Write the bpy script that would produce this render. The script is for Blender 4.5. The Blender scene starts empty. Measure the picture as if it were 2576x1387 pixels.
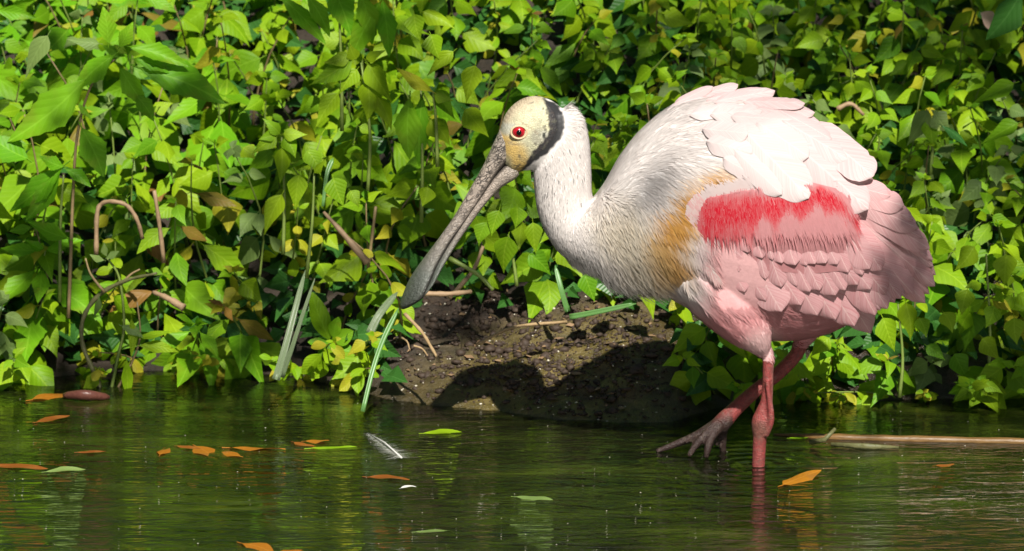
import bpy, bmesh, math, random
import numpy as np
from mathutils import Vector, Matrix, noise
from mathutils.bvhtree import BVHTree

random.seed(11)
rng = np.random.default_rng(11)
SC = bpy.context.scene
COL = SC.collection
R = math.radians

# ------------------------------------------------------------------ camera
S = 0.0004                      # metres per reference pixel (2575 wide) at the bird
D = 6.0                         # distance of the camera along y
TH = R(11.0)                    # looking down
CX, CY = 1287.5, 693.5
ZC = 0.1885
CAMH = ZC + D * math.tan(TH)
DF = D / math.cos(TH)           # distance along the axis to the bird plane
cam = bpy.data.cameras.new('camera')
cam_o = bpy.data.objects.new('camera', cam); COL.objects.link(cam_o)
cam_o.location = (0, -D, CAMH)
cam_o.rotation_euler = (R(90) - TH, 0, 0)
cam.sensor_width = 36
cam.lens = 36 * DF / (2575 * S)
cam.clip_start = 0.1; cam.clip_end = 300
cam.dof.use_dof = True
cam.dof.focus_distance = DF - 0.05
cam.dof.aperture_fstop = 14
SC.camera = cam_o

# ------------------------------------------------------------------ world, sun, exposure
SUNV = Vector((0.16, -0.92, 1.0)).normalized()      # towards the sun
w = bpy.data.worlds.new('World'); SC.world = w; w.use_nodes = True
wn = w.node_tree.nodes; wl = w.node_tree.links
sky = wn.new('ShaderNodeTexSky'); sky.sky_type = 'NISHITA'; sky.sun_disc = False
sky.sun_elevation = math.asin(SUNV.z)
sky.sun_rotation = math.atan2(SUNV.x, SUNV.y)
wn['Background'].inputs['Strength'].default_value = 0.05
wl.new(sky.outputs[0], wn['Background'].inputs['Color'])
sl = bpy.data.lights.new('sun', 'SUN'); sl.energy = 5.0; sl.angle = R(0.6); sl.color = (1, 0.955, 0.87)
so = bpy.data.objects.new('sun', sl); COL.objects.link(so)
so.rotation_euler = SUNV.to_track_quat('Z', 'Y').to_euler()
so.location = SUNV * 8
vs = SC.view_settings
vs.view_transform = 'Standard'; vs.look = 'None'; vs.gamma = 1; vs.exposure = 0.68; vs.use_curve_mapping = False
SC.cycles.max_bounces = 10; SC.cycles.transparent_max_bounces = 12
SC.cycles.use_denoising = True

# ------------------------------------------------------------------ helpers
_c, _s = math.cos(TH), math.sin(TH)
KP = S / DF
def ray(u, v):
    a = (u - CX) * KP; b = (CY - v) * KP
    return Vector((a, _c + b * _s, -_s + b * _c))
def P(u, v, y=0.0):             # the point at depth y seen in direction (u, v)
    d = ray(u, v); t = (y + D) / d.y
    return Vector((0, -D, CAMH)) + d * t
def G(u, v, z=0.0):             # the point at height z
    d = ray(u, v); t = (z - CAMH) / d.z
    return Vector((0, -D, CAMH)) + d * t
def side_uv(co):                # side elevation of the bird (x, z) -> drawing coordinates
    x = co[:, 0]; z = co[:, 2]
    yy = D; zz = z - CAMH
    f = yy * _c - zz * _s; up = yy * _s + zz * _c
    return np.stack([CX + x / f / KP, CY - up / f / KP], 1)

def link(o, parent=None):
    COL.objects.link(o)
    if parent is not None: o.parent = parent
    return o
def mesh_obj(name, verts, faces, mat=None, parent=None, smooth=True):
    me = bpy.data.meshes.new(name)
    me.from_pydata([tuple(v) for v in verts], [], faces)
    if mat: me.materials.append(mat)
    if smooth: me.polygons.foreach_set('use_smooth', [True] * len(me.polygons))
    me.update()
    return link(bpy.data.objects.new(name, me), parent)
def empty(name, loc, label=None, cat=None, group=None):
    o = bpy.data.objects.new(name, None); o.empty_display_size = 0.02
    o.location = loc; COL.objects.link(o)
    tag(o, label, cat, group); return o
def tag(o, label=None, cat=None, group=None, kind=None):
    if label: o['label'] = label
    if cat: o['category'] = cat
    if group: o['group'] = group
    if kind: o['kind'] = kind
    return o
def cr(pts, n):                 # Catmull-Rom resample of rows
    a = np.asarray(pts, float); out = []
    e = np.vstack([2 * a[0] - a[1], a, 2 * a[-1] - a[-2]])
    for i in range(len(a) - 1):
        p0, p1, p2, p3 = e[i:i + 4]
        for k in range(n):
            t = k / n
            out.append(.5 * (2 * p1 + (p2 - p0) * t + (2 * p0 - 5 * p1 + 4 * p2 - p3) * t * t + (3 * p1 - p0 - 3 * p2 + p3) * t ** 3))
    out.append(a[-1]); return np.array(out)
def tube(V, F, pts, radii, m=8, flat=1.0):       # world space tube with capped ends
    pts = [Vector(p) for p in pts]; base = len(V); n = len(pts)
    ref = Vector((0, 1, 0))
    for i, p in enumerate(pts):
        t = (pts[min(i + 1, n - 1)] - pts[max(i - 1, 0)]).normalized()
        a = t.cross(ref)
        if a.length < .05: a = t.cross(Vector((1, 0, 0)))
        a.normalize(); b = a.cross(t).normalized()
        for k in range(m):
            q = 2 * math.pi * k / m
            V.append(p + a * (math.cos(q) * radii[i]) + b * (math.sin(q) * radii[i] * flat))
    for i in range(n - 1):
        for k in range(m):
            k2 = (k + 1) % m
            F.append((base + i * m + k, base + i * m + k2, base + (i + 1) * m + k2, base + (i + 1) * m + k))
    F.append(tuple(base + k for k in range(m))[::-1]); F.append(tuple(base + (n - 1) * m + k for k in range(m)))
def set_color(me, cols, name='Col', alpha=None):             # point colours (N,3)
    at = me.color_attributes.new(name, 'FLOAT_COLOR', 'POINT')
    c4 = np.ones((len(cols), 4), np.float32); c4[:, :3] = cols
    if alpha is not None: c4[:, 3] = alpha
    at.data.foreach_set('color', c4.ravel())

class NT:                        # tiny node helper
    def __init__(s, name):
        s.m = bpy.data.materials.new(name); s.m.use_nodes = True
        s.t = s.m.node_tree; s.b = s.t.nodes['Principled BSDF']; s.o = s.t.nodes['Material Output']
    def n(s, typ, **kw):
        x = s.t.nodes.new('ShaderNode' + typ)
        for k, v in kw.items():
            if k in x.inputs: x.inputs[k].default_value = v
            else: setattr(x, k, v)
        return x
    def l(s, a, b): s.t.links.new(a, b)
    def math(s, op, a, b=None, clamp=False):
        x = s.t.nodes.new('ShaderNodeMath'); x.operation = op; x.use_clamp = clamp
        for i, q in enumerate((a, b)):
            if q is None: continue
            if hasattr(q, 'is_output'): s.l(q, x.inputs[i])
            else: x.inputs[i].default_value = q
        return x.outputs[0]
    def mix(s, fac, a, b, blend='MIX'):
        x = s.t.nodes.new('ShaderNodeMix'); x.data_type = 'RGBA'; x.blend_type = blend
        for key, q in ((0, fac), (6, a), (7, b)):
            if hasattr(q, 'is_output'): s.l(q, x.inputs[key])
            else: x.inputs[key].default_value = q if key == 0 else (*q, 1)
        return x.outputs[2]
    def ramp(s, fac, stops):
        x = s.t.nodes.new('ShaderNodeValToRGB'); e = x.color_ramp.elements
        while len(e) < len(stops): e.new(.5)
        for el, (p, c) in zip(e, stops): el.position = p; el.color = (*c, 1) if len(c) == 3 else c
        s.l(fac, x.inputs[0]); return x.outputs[0]
    def bump(s, h, strength=.5, dist=.001):
        x = s.t.nodes.new('ShaderNodeBump'); x.inputs['Strength'].default_value = strength; x.inputs['Distance'].default_value = dist
        s.l(h, x.inputs['Height']); return x.outputs[0]

# ------------------------------------------------------------------ materials
def leaf_mat(name, a, b, rough=.48, transl=.35, spots=0.0):
    k = NT(name)
    inf = k.n('ObjectInfo'); uv = k.n('UVMap'); sp = k.n('SeparateXYZ'); k.l(uv.outputs[0], sp.inputs[0])
    col = k.mix(inf.outputs['Random'], a, b)
    v = k.math('ABSOLUTE', k.math('SUBTRACT', sp.outputs[1], .5))
    mid = k.math('LESS_THAN', v, .022)
    ph = k.math('SUBTRACT', k.math('MULTIPLY', sp.outputs[0], 7.0), k.math('MULTIPLY', v, 5.0))
    fr = k.math('ABSOLUTE', k.math('SUBTRACT', k.math('FRACT', ph), .5))
    vein = k.math('MULTIPLY', k.math('LESS_THAN', fr, .07), .45)
    vn = k.math('MAXIMUM', mid, vein)
    col = k.mix(k.math('MULTIPLY', vn, .35), col, tuple(min(1, q * 1.5 + .03) for q in b))
    tc = k.n('TexCoord'); nz = k.n('TexNoise', Scale=60.0, Detail=3.0)
    k.l(tc.outputs['Object'], nz.inputs['Vector'])
    nz.inputs['Scale'].default_value = 4.0
    col = k.mix(k.math('MULTIPLY', nz.outputs[0], .35), col, tuple(q * .72 for q in a))
    if spots:
        n2 = k.n('TexNoise', Scale=2.2, Detail=4.0); k.l(tc.outputs['Object'], n2.inputs['Vector'])
        col = k.mix(k.ramp(n2.outputs[0], [(.55, (0, 0, 0)), (.7, (spots,) * 3)]), col, (.25, .12, .03))
    k.l(col, k.b.inputs['Base Color'])
    k.b.inputs['Roughness'].default_value = rough
    k.b.inputs['Specular IOR Level'].default_value = .2
    hgt = k.math('ADD', k.math('MULTIPLY', fr, .8), k.math('MULTIPLY', v, 1.5))
    bp = k.bump(hgt, .35, .0015)
    k.l(bp, k.b.inputs['Normal'])
    tr = k.n('BsdfTranslucent'); k.l(k.mix(.5, col, (a[0] * 1.25, a[1] * 1.1, a[2] * .6), 'MIX'), tr.inputs[0])
    mx = k.n('MixShader'); mx.inputs[0].default_value = transl
    k.l(k.b.outputs[0], mx.inputs[1]); k.l(tr.outputs[0], mx.inputs[2]); k.l(mx.outputs[0], k.o.inputs[0])
    return k.m
M_LIME = leaf_mat('leaf_lime', (.16, .33, .005), (.28, .41, .008))
M_MID = leaf_mat('leaf_mid', (.095, .26, .005), (.20, .37, .008))
M_BROAD = leaf_mat('leaf_broad', (.11, .33, .006), (.20, .42, .010), spots=.25)
M_YEL = leaf_mat('leaf_yellow', (.32, .35, .015), (.42, .38, .025), spots=.35)
M_PALE = leaf_mat('leaf_pale', (.14, .23, .06), (.21, .30, .08))
M_DARK = leaf_mat('leaf_dark', (.025, .10, .018), (.05, .15, .02), rough=.35, transl=.2)
M_ORANGE = leaf_mat('leaf_orange', (.32, .10, .008), (.38, .16, .012), transl=.2, spots=.5)
M_RUST = leaf_mat('leaf_rust', (.17, .05, .008), (.28, .10, .012), transl=.15, spots=.5)
M_BROWN = leaf_mat('leaf_brown', (.10, .035, .02), (.16, .05, .03), rough=.3, transl=.05)

def plain_mat(name, a, b, scale=40, rough=.6, bump=.4, dist=.001, spec=.4, stretch=None, detail=4.0):
    k = NT(name); tc = k.n('TexCoord'); nz = k.n('TexNoise', Scale=scale, Detail=detail)
    vec = tc.outputs['Object']
    if stretch:
        mp = k.n('Mapping'); mp.inputs['Scale'].default_value = stretch; k.l(vec, mp.inputs[0]); vec = mp.outputs[0]
    k.l(vec, nz.inputs['Vector'])
    k.l(k.mix(nz.outputs[0], a, b), k.b.inputs['Base Color'])
    k.b.inputs['Roughness'].default_value = rough; k.b.inputs['Specular IOR Level'].default_value = spec
    k.l(k.bump(nz.outputs[0], bump, dist), k.b.inputs['Normal'])
    return k.m
M_STEM = plain_mat('stem_green', (.13, .2, .03), (.2, .26, .06), 120, .5)
M_STEMR = plain_mat('stem_brown', (.16, .10, .05), (.26, .2, .09), 120, .55)
M_TAN = plain_mat('dry_stem', (.20, .125, .07), (.36, .25, .14), 160, .6, .6)
M_TWIG = plain_mat('dry_twig', (.22, .14, .065), (.38, .27, .14), 200, .7, .8)
M_BARK = plain_mat('mossy_bark', (.05, .06, .02), (.16, .15, .06), 150, .55, .8, .002)
M_CANE = plain_mat('cane_surface', (.05, .026, .008), (.23, .125, .035), 45, .4, .5, stretch=(1, 12, 12))
M_FLECK = plain_mat('pale_fleck', (.42, .38, .28), (.6, .56, .46), 200, .5)
M_WHITE = plain_mat('white_plume', (.42, .42, .38), (.55, .54, .5), 300, .6, .1)

k = NT('reed_blade')
uv = k.n('UVMap'); sp = k.n('SeparateXYZ'); k.l(uv.outputs[0], sp.inputs[0])
wv = k.math('ABSOLUTE', k.math('SUBTRACT', k.math('FRACT', k.math('MULTIPLY', sp.outputs[1], 9.0)), .5))
c = k.mix(wv, (.09, .13, .06), (.2, .25, .14)); k.l(c, k.b.inputs['Base Color']); k.b.inputs['Roughness'].default_value = .38
k.l(k.bump(wv, .5, .001), k.b.inputs['Normal'])
M_REED = k.m

k = NT('reed_green')
uv = k.n('UVMap'); sp = k.n('SeparateXYZ'); k.l(uv.outputs[0], sp.inputs[0])
wv = k.math('ABSOLUTE', k.math('SUBTRACT', k.math('FRACT', k.math('MULTIPLY', sp.outputs[1], 6.0)), .5))
c = k.mix(wv, (.06, .16, .035), (.13, .26, .07)); k.l(c, k.b.inputs['Base Color']); k.b.inputs['Roughness'].default_value = .4
M_REEDG = k.m

# ground: mud, wet olive margin, pond bed
k = NT('mud')
geo = k.n('NewGeometry'); sp = k.n('SeparateXYZ'); k.l(geo.outputs['Position'], sp.inputs[0])
n1 = k.n('TexNoise', Scale=38.0, Detail=8.0, Roughness=.7); k.l(geo.outputs['Position'], n1.inputs['Vector'])
n2 = k.n('TexNoise', Scale=240.0, Detail=4.0, Roughness=.7); k.l(geo.outputs['Position'], n2.inputs['Vector'])
n3 = k.n('TexNoise', Scale=11.0, Detail=5.0); k.l(geo.outputs['Position'], n3.inputs['Vector'])
mud = k.ramp(n1.outputs[0], [(.3, (.010, .0065, .0045)), (.5, (.036, .023, .015)), (.7, (.09, .057, .035))])
mud = k.mix(k.ramp(n2.outputs[0], [(.62, (0, 0, 0)), (.72, (.8,) * 3)]), mud, (.30, .22, .13))
olive = k.ramp(n1.outputs[0], [(.3, (.035, .028, .008)), (.5, (.10, .075, .02)), (.75, (.2, .15, .05))])
wet = k.math('SUBTRACT', k.math('ADD', sp.outputs[2], k.math('MULTIPLY', k.math('SUBTRACT', n3.outputs[0], .5), .05)), k.math('MULTIPLY', k.math('ADD', sp.outputs[0], .10), .26))
wf = k.ramp(wet, [(0.0, (1, 1, 1)), (.022, (.9,) * 3), (.045, (0, 0, 0))])
ba = k.n('VertexColor'); ba.layer_name = 'Col'; bare = k.n('SeparateColor'); k.l(ba.outputs[0], bare.inputs[0]); bare = bare.outputs[0]
soil = k.ramp(n1.outputs[0], [(.3, (.010, .008, .005)), (.7, (.045, .03, .018))])  # soil among the plants darkened to stand for the shade between them
colr = k.mix(bare, soil, k.mix(wf, mud, olive))
mpb = k.n('Mapping'); mpb.inputs['Scale'].default_value = (5, 17, 5); k.l(geo.outputs['Position'], mpb.inputs[0])
n4 = k.n('TexNoise', Scale=1.0, Detail=7.0, Roughness=.62, Distortion=1.0); k.l(mpb.outputs[0], n4.inputs['Vector'])
bed = k.ramp(n4.outputs[0], [(.35, (.012, .009, .004)), (.46, (.03, .027, .009)), (.58, (.06, .062, .014)), (.72, (.12, .15, .018))])
colr = k.mix(k.ramp(k.math('MULTIPLY', sp.outputs[2], -20.0), [(.15, (0, 0, 0)), (.6, (1, 1, 1))]), colr, bed)
k.l(colr, k.b.inputs['Base Color'])
k.l(k.ramp(wet, [(0.0, (.28,) * 3), (.05, (.75,) * 3)]), k.b.inputs['Roughness'])
hh = k.math('ADD', k.math('MULTIPLY', n1.outputs[0], 1.0), k.math('MULTIPLY', n2.outputs[0], .25))
k.l(k.bump(hh, .9, .008), k.b.inputs['Normal'])
M_MUD = k.m

# water: clear film over the bed, mirror by Fresnel, fine ripples
k = NT('pond_water')
geo = k.n('NewGeometry')
mp = k.n('Mapping'); mp.inputs['Scale'].default_value = (.6, 1.7, 1); k.l(geo.outputs['Position'], mp.inputs[0])
a1 = k.n('TexNoise', Scale=19.0, Detail=2.0, Distortion=1.2); k.l(mp.outputs[0], a1.inputs['Vector'])
a2 = k.n('TexNoise', Scale=75.0, Detail=3.0, Distortion=.8); k.l(mp.outputs[0], a2.inputs['Vector'])
hgt = k.math('ADD', a1.outputs[0], k.math('MULTIPLY', a2.outputs[0], .36))
spw = k.n('SeparateXYZ'); k.l(geo.outputs['Position'], spw.inputs[0])
hgt = k.math('MULTIPLY', hgt, k.math('MINIMUM', k.math('MAXIMUM', k.math('SUBTRACT', 1.0, k.math('MULTIPLY', spw.outputs[1], 2.0)), .45), 1.7))
vd = k.n('VectorMath', operation='DISTANCE'); k.l(geo.outputs['Position'], vd.inputs[0]); vd.inputs[1].default_value = (.244, -.034, 0)
dd_ = vd.outputs['Value']
rg_ = k.math('MULTIPLY', k.math('SINE', k.math('MULTIPLY', dd_, 330.0)), k.math('POWER', 2.718, k.math('MULTIPLY', dd_, -17.0)))
hgt = k.math('ADD', hgt, k.math('MULTIPLY', rg_, .32))
bp = k.bump(hgt, 1.0, .0026)
fr = k.n('Fresnel', IOR=1.62); k.l(bp, fr.inputs['Normal'])
gl = k.n('BsdfGlossy', Roughness=.012); k.l(bp, gl.inputs['Normal'])
tr = k.n('BsdfTransparent'); tr.inputs[0].default_value = (.55, .53, .32, 1)
df = k.n('BsdfDiffuse'); tn = k.n('TexNoise', Scale=1.0, Detail=5.0, Distortion=.8); mq = k.n('Mapping'); mq.inputs['Scale'].default_value = (4, 13, 1); k.l(geo.outputs['Position'], mq.inputs[0]); k.l(mq.outputs[0], tn.inputs['Vector'])
k.l(k.ramp(tn.outputs[0], [(.35, (.006, .007, .003)), (.5, (.018, .022, .006)), (.6, (.045, .06, .010)), (.72, (.11, .15, .016))]), df.inputs[0])
mt = k.n('MixShader'); mt.inputs[0].default_value = .35; k.l(tr.outputs[0], mt.inputs[1]); k.l(df.outputs[0], mt.inputs[2])
mx = k.n('MixShader'); k.l(fr.outputs[0], mx.inputs[0]); k.l(mt.outputs[0], mx.inputs[1]); k.l(gl.outputs[0], mx.inputs[2])
k.l(mx.outputs[0], k.o.inputs[0])
M_WATER = k.m
M_WEED = plain_mat('pond_weed', (.07, .16, .012), (.2, .33, .03), 9, .45)

# ------------------------------------------------------------------ ground with bank and bed, water
EDGE = [(-300, 965), (0, 962), (250, 940), (400, 932), (700, 945), (880, 975), (960, 1004), (1100, 1022), (1240, 1034), (1400, 1056), (1560, 1066), (1690, 1064),
        (1750, 1042), (1830, 1022), (1950, 1008), (2200, 1010), (2400, 1004), (2575, 1000), (2900, 1000)]
_ex = np.array([[G(u, v).x, G(u, v).y] for u, v in EDGE])
def edge_y(x): return float(np.interp(x, _ex[:, 0], _ex[:, 1]))
_mx0, _mx1 = G(905, 1000).x, G(1800, 1000).x
def mudness(x):                 # 1 on the bare tongue of mud below the head
    return max(0, min(1, (x - _mx0) / .13)) * max(0, min(1, (_mx1 - x) / .12))
def ground_z(x, y, detail=True):
    e = y - edge_y(x)
    if e < 0:
        z = -min(.095, .004 + -e * .5)
    else:
        m = mudness(x)
        zm = min(e * .31, .06) + max(0, e - .195) * .47
        zv = min(e * .4, .035) + max(0, e - .08) * .45
        z = zm * m + zv * (1 - m)
        if z > .95: z = .95 + (z - .95) * .2
        if y > 6: z = min(z, 1.25)
    if detail:
        q = 1.0 if e > 0 else .35
        v3 = Vector((x, y, 0))
        k0 = min(1, max(0.3, abs(e) / .06))
        z += q * k0 * (.013 * noise.fractal(v3 * 9, 1, 2, 4) + .006 * noise.noise(v3 * 52) + .0035 * noise.noise(v3 * 120))
    return z
def axis(lo, hi, step, far_lo, far_hi):
    a = list(np.arange(lo, hi + 1e-6, step)); s = step; p = hi
    while p < far_hi: s *= 1.35; p += s; a.append(p)
    s = step; p = lo
    while p > far_lo: s *= 1.35; p -= s; a.insert(0, p)
    return a
gx = axis(-.72, .72, .0075, -60, 60); gy = axis(-.55, 1.3, .0075, -40, 90)
V = []; F = []
for y in gy:
    for x in gx: V.append((x, y, ground_z(x, y)))
nx = len(gx)
for j in range(len(gy) - 1):
    for i in range(nx - 1):
        F.append((j * nx + i, j * nx + i + 1, (j + 1) * nx + i + 1, (j + 1) * nx + i))
_gv = V
ground = tag(mesh_obj('ground', V, F, M_MUD), 'dark wet soil bank sloping into the pond', None, None, 'structure')
set_color(ground.data, np.array([(mudness(q[0]) * max(0, min(1, (.3 - (q[1] - edge_y(q[0]))) / .08)),) * 3 for q in _gv]))
wx = axis(-.7, .7, .05, -60, 60); wy = axis(-.6, .6, .05, -40, .9)
V = [(x, y, 0.0) for y in wy for x in wx]; nx = len(wx)
F = [(j * nx + i, j * nx + i + 1, (j + 1) * nx + i + 1, (j + 1) * nx + i) for j in range(len(wy) - 1) for i in range(nx - 1)]
water = tag(mesh_obj('water', V, F, M_WATER), 'dark green rippled pond water with reflections', None, None, 'structure')

# ------------------------------------------------------------------ the spoonbill
BV = []; BF = []
def loft(st, n=6, m=40):
    a = cr(st, n); base = len(BV)
    for r in a:
        y0 = r[5] if len(r) > 5 else 0.0
        p1 = P(r[0], r[1], y0); p2 = P(r[2], r[3], y0)
        c0 = (p1 + p2) / 2; ax = (p1 - p2) / 2; hw = r[4] * S
        for k in range(m):
            q = 2 * math.pi * k / m
            BV.append(c0 + ax * math.cos(q) + Vector((0, hw * math.sin(q), 0)))
    for i in range(len(a) - 1):
        for k in range(m):
            k2 = (k + 1) % m
            BF.append((base + i * m + k, base + i * m + k2, base + (i + 1) * m + k2, base + (i + 1) * m + k))
    BF.append(tuple(base + k for k in range(m))[::-1]); e = base + (len(a) - 1) * m
    BF.append(tuple(e + k for k in range(m)))
def btube(pts, n=5, m=14, flat=1.0):            # (u, v, y, r px)
    a = cr(pts, n)
    tube(BV, BF, [P(r[0], r[1], r[2]) for r in a], [max(.0008, r[3] * S) for r in a], m, flat)
# neck, breast, trunk, tail: top/back edge, lower/front edge, half width
loft([(1432, 262, 1356, 330, 34), (1462, 292, 1348, 385, 44), (1480, 345, 1342, 424, 50), (1486, 420, 1344, 470, 54), (1488, 480, 1352, 530, 56), (1496, 500, 1374, 588, 62), (1520, 466, 1412, 640, 78),
      (1556, 400, 1482, 684, 104), (1610, 330, 1560, 706, 132), (1690, 268, 1640, 726, 160), (1790, 240, 1740, 780, 182),
      (1890, 238, 1840, 836, 190), (1990, 268, 1955, 856, 184), (2085, 330, 2070, 842, 160), (2170, 420, 2175, 790, 122), (2250, 530, 2265, 735, 78), (2310, 640, 2320, 715, 30)])
# head
loft([(1432, 296, 1392, 420, 34), (1412, 272, 1362, 424, 48), (1380, 250, 1338, 428, 56), (1342, 242, 1316, 430, 58), (1304, 254, 1300, 434, 54), (1272, 286, 1288, 434, 45), (1256, 332, 1278, 424, 31), (1250, 366, 1270, 412, 22)])
# thigh and legs (near leg carries the weight, far leg lifted)
btube([(1780, 680, -.02, 105), (1835, 760, -.03, 86), (1880, 822, -.035, 62), (1905, 858, -.036, 40), (1922, 892, -.034, 15)])
btube([(1912, 850, -.034, 14), (1930, 890, -.034, 15), (1931, 950, -.034, 14), (1928, 1005, -.034, 15.5), (1921, 1035, -.034, 20), (1915, 1060, -.034, 25), (1912, 1082, -.034, 22), (1911, 1100, -.034, 18), (1908, 1150, -.034, 17), (1904, 1250, -.034, 16), (1900, 1330, -.034, 17)])
btube([(1929, 960, -.042, 6), (1938, 1030, -.043, 8), (1938, 1062, -.042, 9), (1926, 1098, -.04, 7)], m=10)
for du, dv, yy in ((-150, 34, -.06), (-165, 18, -.03), (-120, 6, 0.0), (70, 8, -.03)):
    btube([(1900, 1325, -.034, 16), (1900 + du * .5, 1332 + dv * .5, (yy - .034) / 2, 11), (1900 + du, 1336 + dv, yy, 6)], 3, 10)
YF = .03
btube([(2030, 830, YF, 30), (2012, 868, YF, 20), (1999, 896, YF, 18), (1955, 941, YF, 18), (1900, 983, YF, 18), (1848, 1030, YF - .002, 20), (1811, 1070, YF - .006, 24), (1796, 1092, YF - .008, 15)])
TOES = [[(1811, 1066, YF - .004, 20.8), (1760, 1092, YF - .002, 13.0), (1714, 1112, YF, 10.4), (1650, 1136, YF, 6.5)],
        [(1806, 1068, YF - .012, 19.5), (1772, 1096, YF - .022, 11.7), (1750, 1120, YF - .024, 9.8), (1731, 1149, YF - .026, 6.5)],
        [(1806, 1070, YF - .012, 19.5), (1788, 1102, YF - .026, 11.1), (1780, 1128, YF - .03, 9.8), (1775, 1153, YF - .03, 6.5)],
        [(1812, 1072, YF, 20.8), (1816, 1110, YF + .004, 11.7), (1818, 1135, YF + .006, 9.1), (1822, 1156, YF + .006, 6.5)]]
for t in TOES: btube(t, 4, 10)
def web(t1, t2, f=.9):                         # skin between two toes, 3 mm thick
    base = len(BV); n = 7
    a = cr(t1, 4); b = cr(t2, 4); ia = np.linspace(0, (len(a) - 1) * f, n).astype(int)
    for off in (-.0016, .0016):
        for i in ia:
            for s_ in (0, .25, .5, .75, 1):
                q = a[i] * (1 - s_) + b[i] * s_
                sag = 1 - .3 * 4 * s_ * (1 - s_) * (i / (len(a) - 1))
                q0 = a[0] * (1 - s_) + b[0] * s_
                q = q0 + (q - q0) * sag
                BV.append(P(q[0], q[1], q[2] + off))
    N = n * 5
    idx = lambda l, i, j: base + l * N + i * 5 + j
    for i in range(n - 1):
        for j in range(4):
            BF.append((idx(0, i, j), idx(0, i + 1, j), idx(0, i + 1, j + 1), idx(0, i, j + 1)))
            BF.append((idx(1, i, j), idx(1, i, j + 1), idx(1, i + 1, j + 1), idx(1, i + 1, j)))
    for i in range(n - 1):
        BF.append((idx(0, i, 0), idx(1, i, 0), idx(1, i + 1, 0), idx(0, i + 1, 0)))
        BF.append((idx(0, i, 4), idx(0, i + 1, 4), idx(1, i + 1, 4), idx(1, i, 4)))
    for j in range(4):
        BF.append((idx(0, 0, j), idx(0, 0, j + 1), idx(1, 0, j + 1), idx(1, 0, j)))
        BF.append((idx(0, n - 1, j), idx(1, n - 1, j), idx(1, n - 1, j + 1), idx(0, n - 1, j + 1)))
web(TOES[0], TOES[1]); web(TOES[1], TOES[2], .8); web(TOES[2], TOES[3], .75)

bird = empty('roseate_spoonbill', P(1905, 1157, -.034), 'pink and white spoonbill wading with one foot lifted, red wing band and bare pale head', 'bird')
BLOC = bird.location.copy()
def to_bird(o):                  # parent without moving (geometry is in world space)
    o.parent = bird; o.matrix_parent_inverse = Matrix.Translation(-BLOC); return o

tmp = mesh_obj('tmp_body', BV, BF)
md = tmp.modifiers.new('r', 'REMESH'); md.mode = 'VOXEL'; md.voxel_size = .00145; md.use_smooth_shade = True
sm = tmp.modifiers.new('s', 'SMOOTH'); sm.factor = .5; sm.iterations = 4
bpy.context.view_layer.update()
bme = bpy.data.meshes.new_from_object(tmp.evaluated_get(bpy.context.evaluated_depsgraph_get()))
bpy.data.objects.remove(tmp)
bme.name = 'body'; bme.materials.clear()

NVb = len(bme.vertices)
co = np.empty(NVb * 3); bme.vertices.foreach_get('co', co); co = co.reshape(-1, 3)
nor = np.empty(NVb * 3); bme.vertices.foreach_get('normal', nor); nor = nor.reshape(-1, 3)

def pdist(p, poly):              # distance, side sign, parameter along a polyline
    poly = np.asarray(poly, float); best = np.full(len(p), 1e9); sg = np.zeros(len(p)); tt = np.zeros(len(p))
    for i in range(len(poly) - 1):
        a, b = poly[i], poly[i + 1]; d = b - a; L2 = d @ d
        t = np.clip(((p - a) @ d) / L2, 0, 1); q = a + t[:, None] * d
        ds = np.hypot(*(p - q).T); cr_ = d[0] * (p[:, 1] - a[1]) - d[1] * (p[:, 0] - a[0])
        m = ds < best; best[m] = ds[m]; sg[m] = np.sign(cr_[m]); tt[m] = (i + t[m]) / (len(poly) - 1)
    return best, sg, tt
def sst(a, b, x): t = np.clip((x - a) / (b - a), 0, 1); return t * t * (3 - 2 * t)
def lerp(c0, c1, f): return c0 + (np.asarray(c1) - c0) * np.asarray(f)[:, None]
def vnoise(c3, s):
    return np.array([noise.noise(Vector(q) * s) for q in c3]) * .5 + .5
BAND = [(1340, 190), (1371, 249), (1393, 277), (1400, 301), (1400, 320), (1390, 342), (1372, 362), (1350, 382), (1327, 408), (1290, 455)]
LEGN = [(1925, 893), (1931, 950), (1926, 1010), (1913, 1060), (1910, 1110), (1900, 1330)]
LEGF = [(2005, 885), (1955, 941), (1900, 983), (1848, 1030), (1811, 1070)]
MASK = {}
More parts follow.
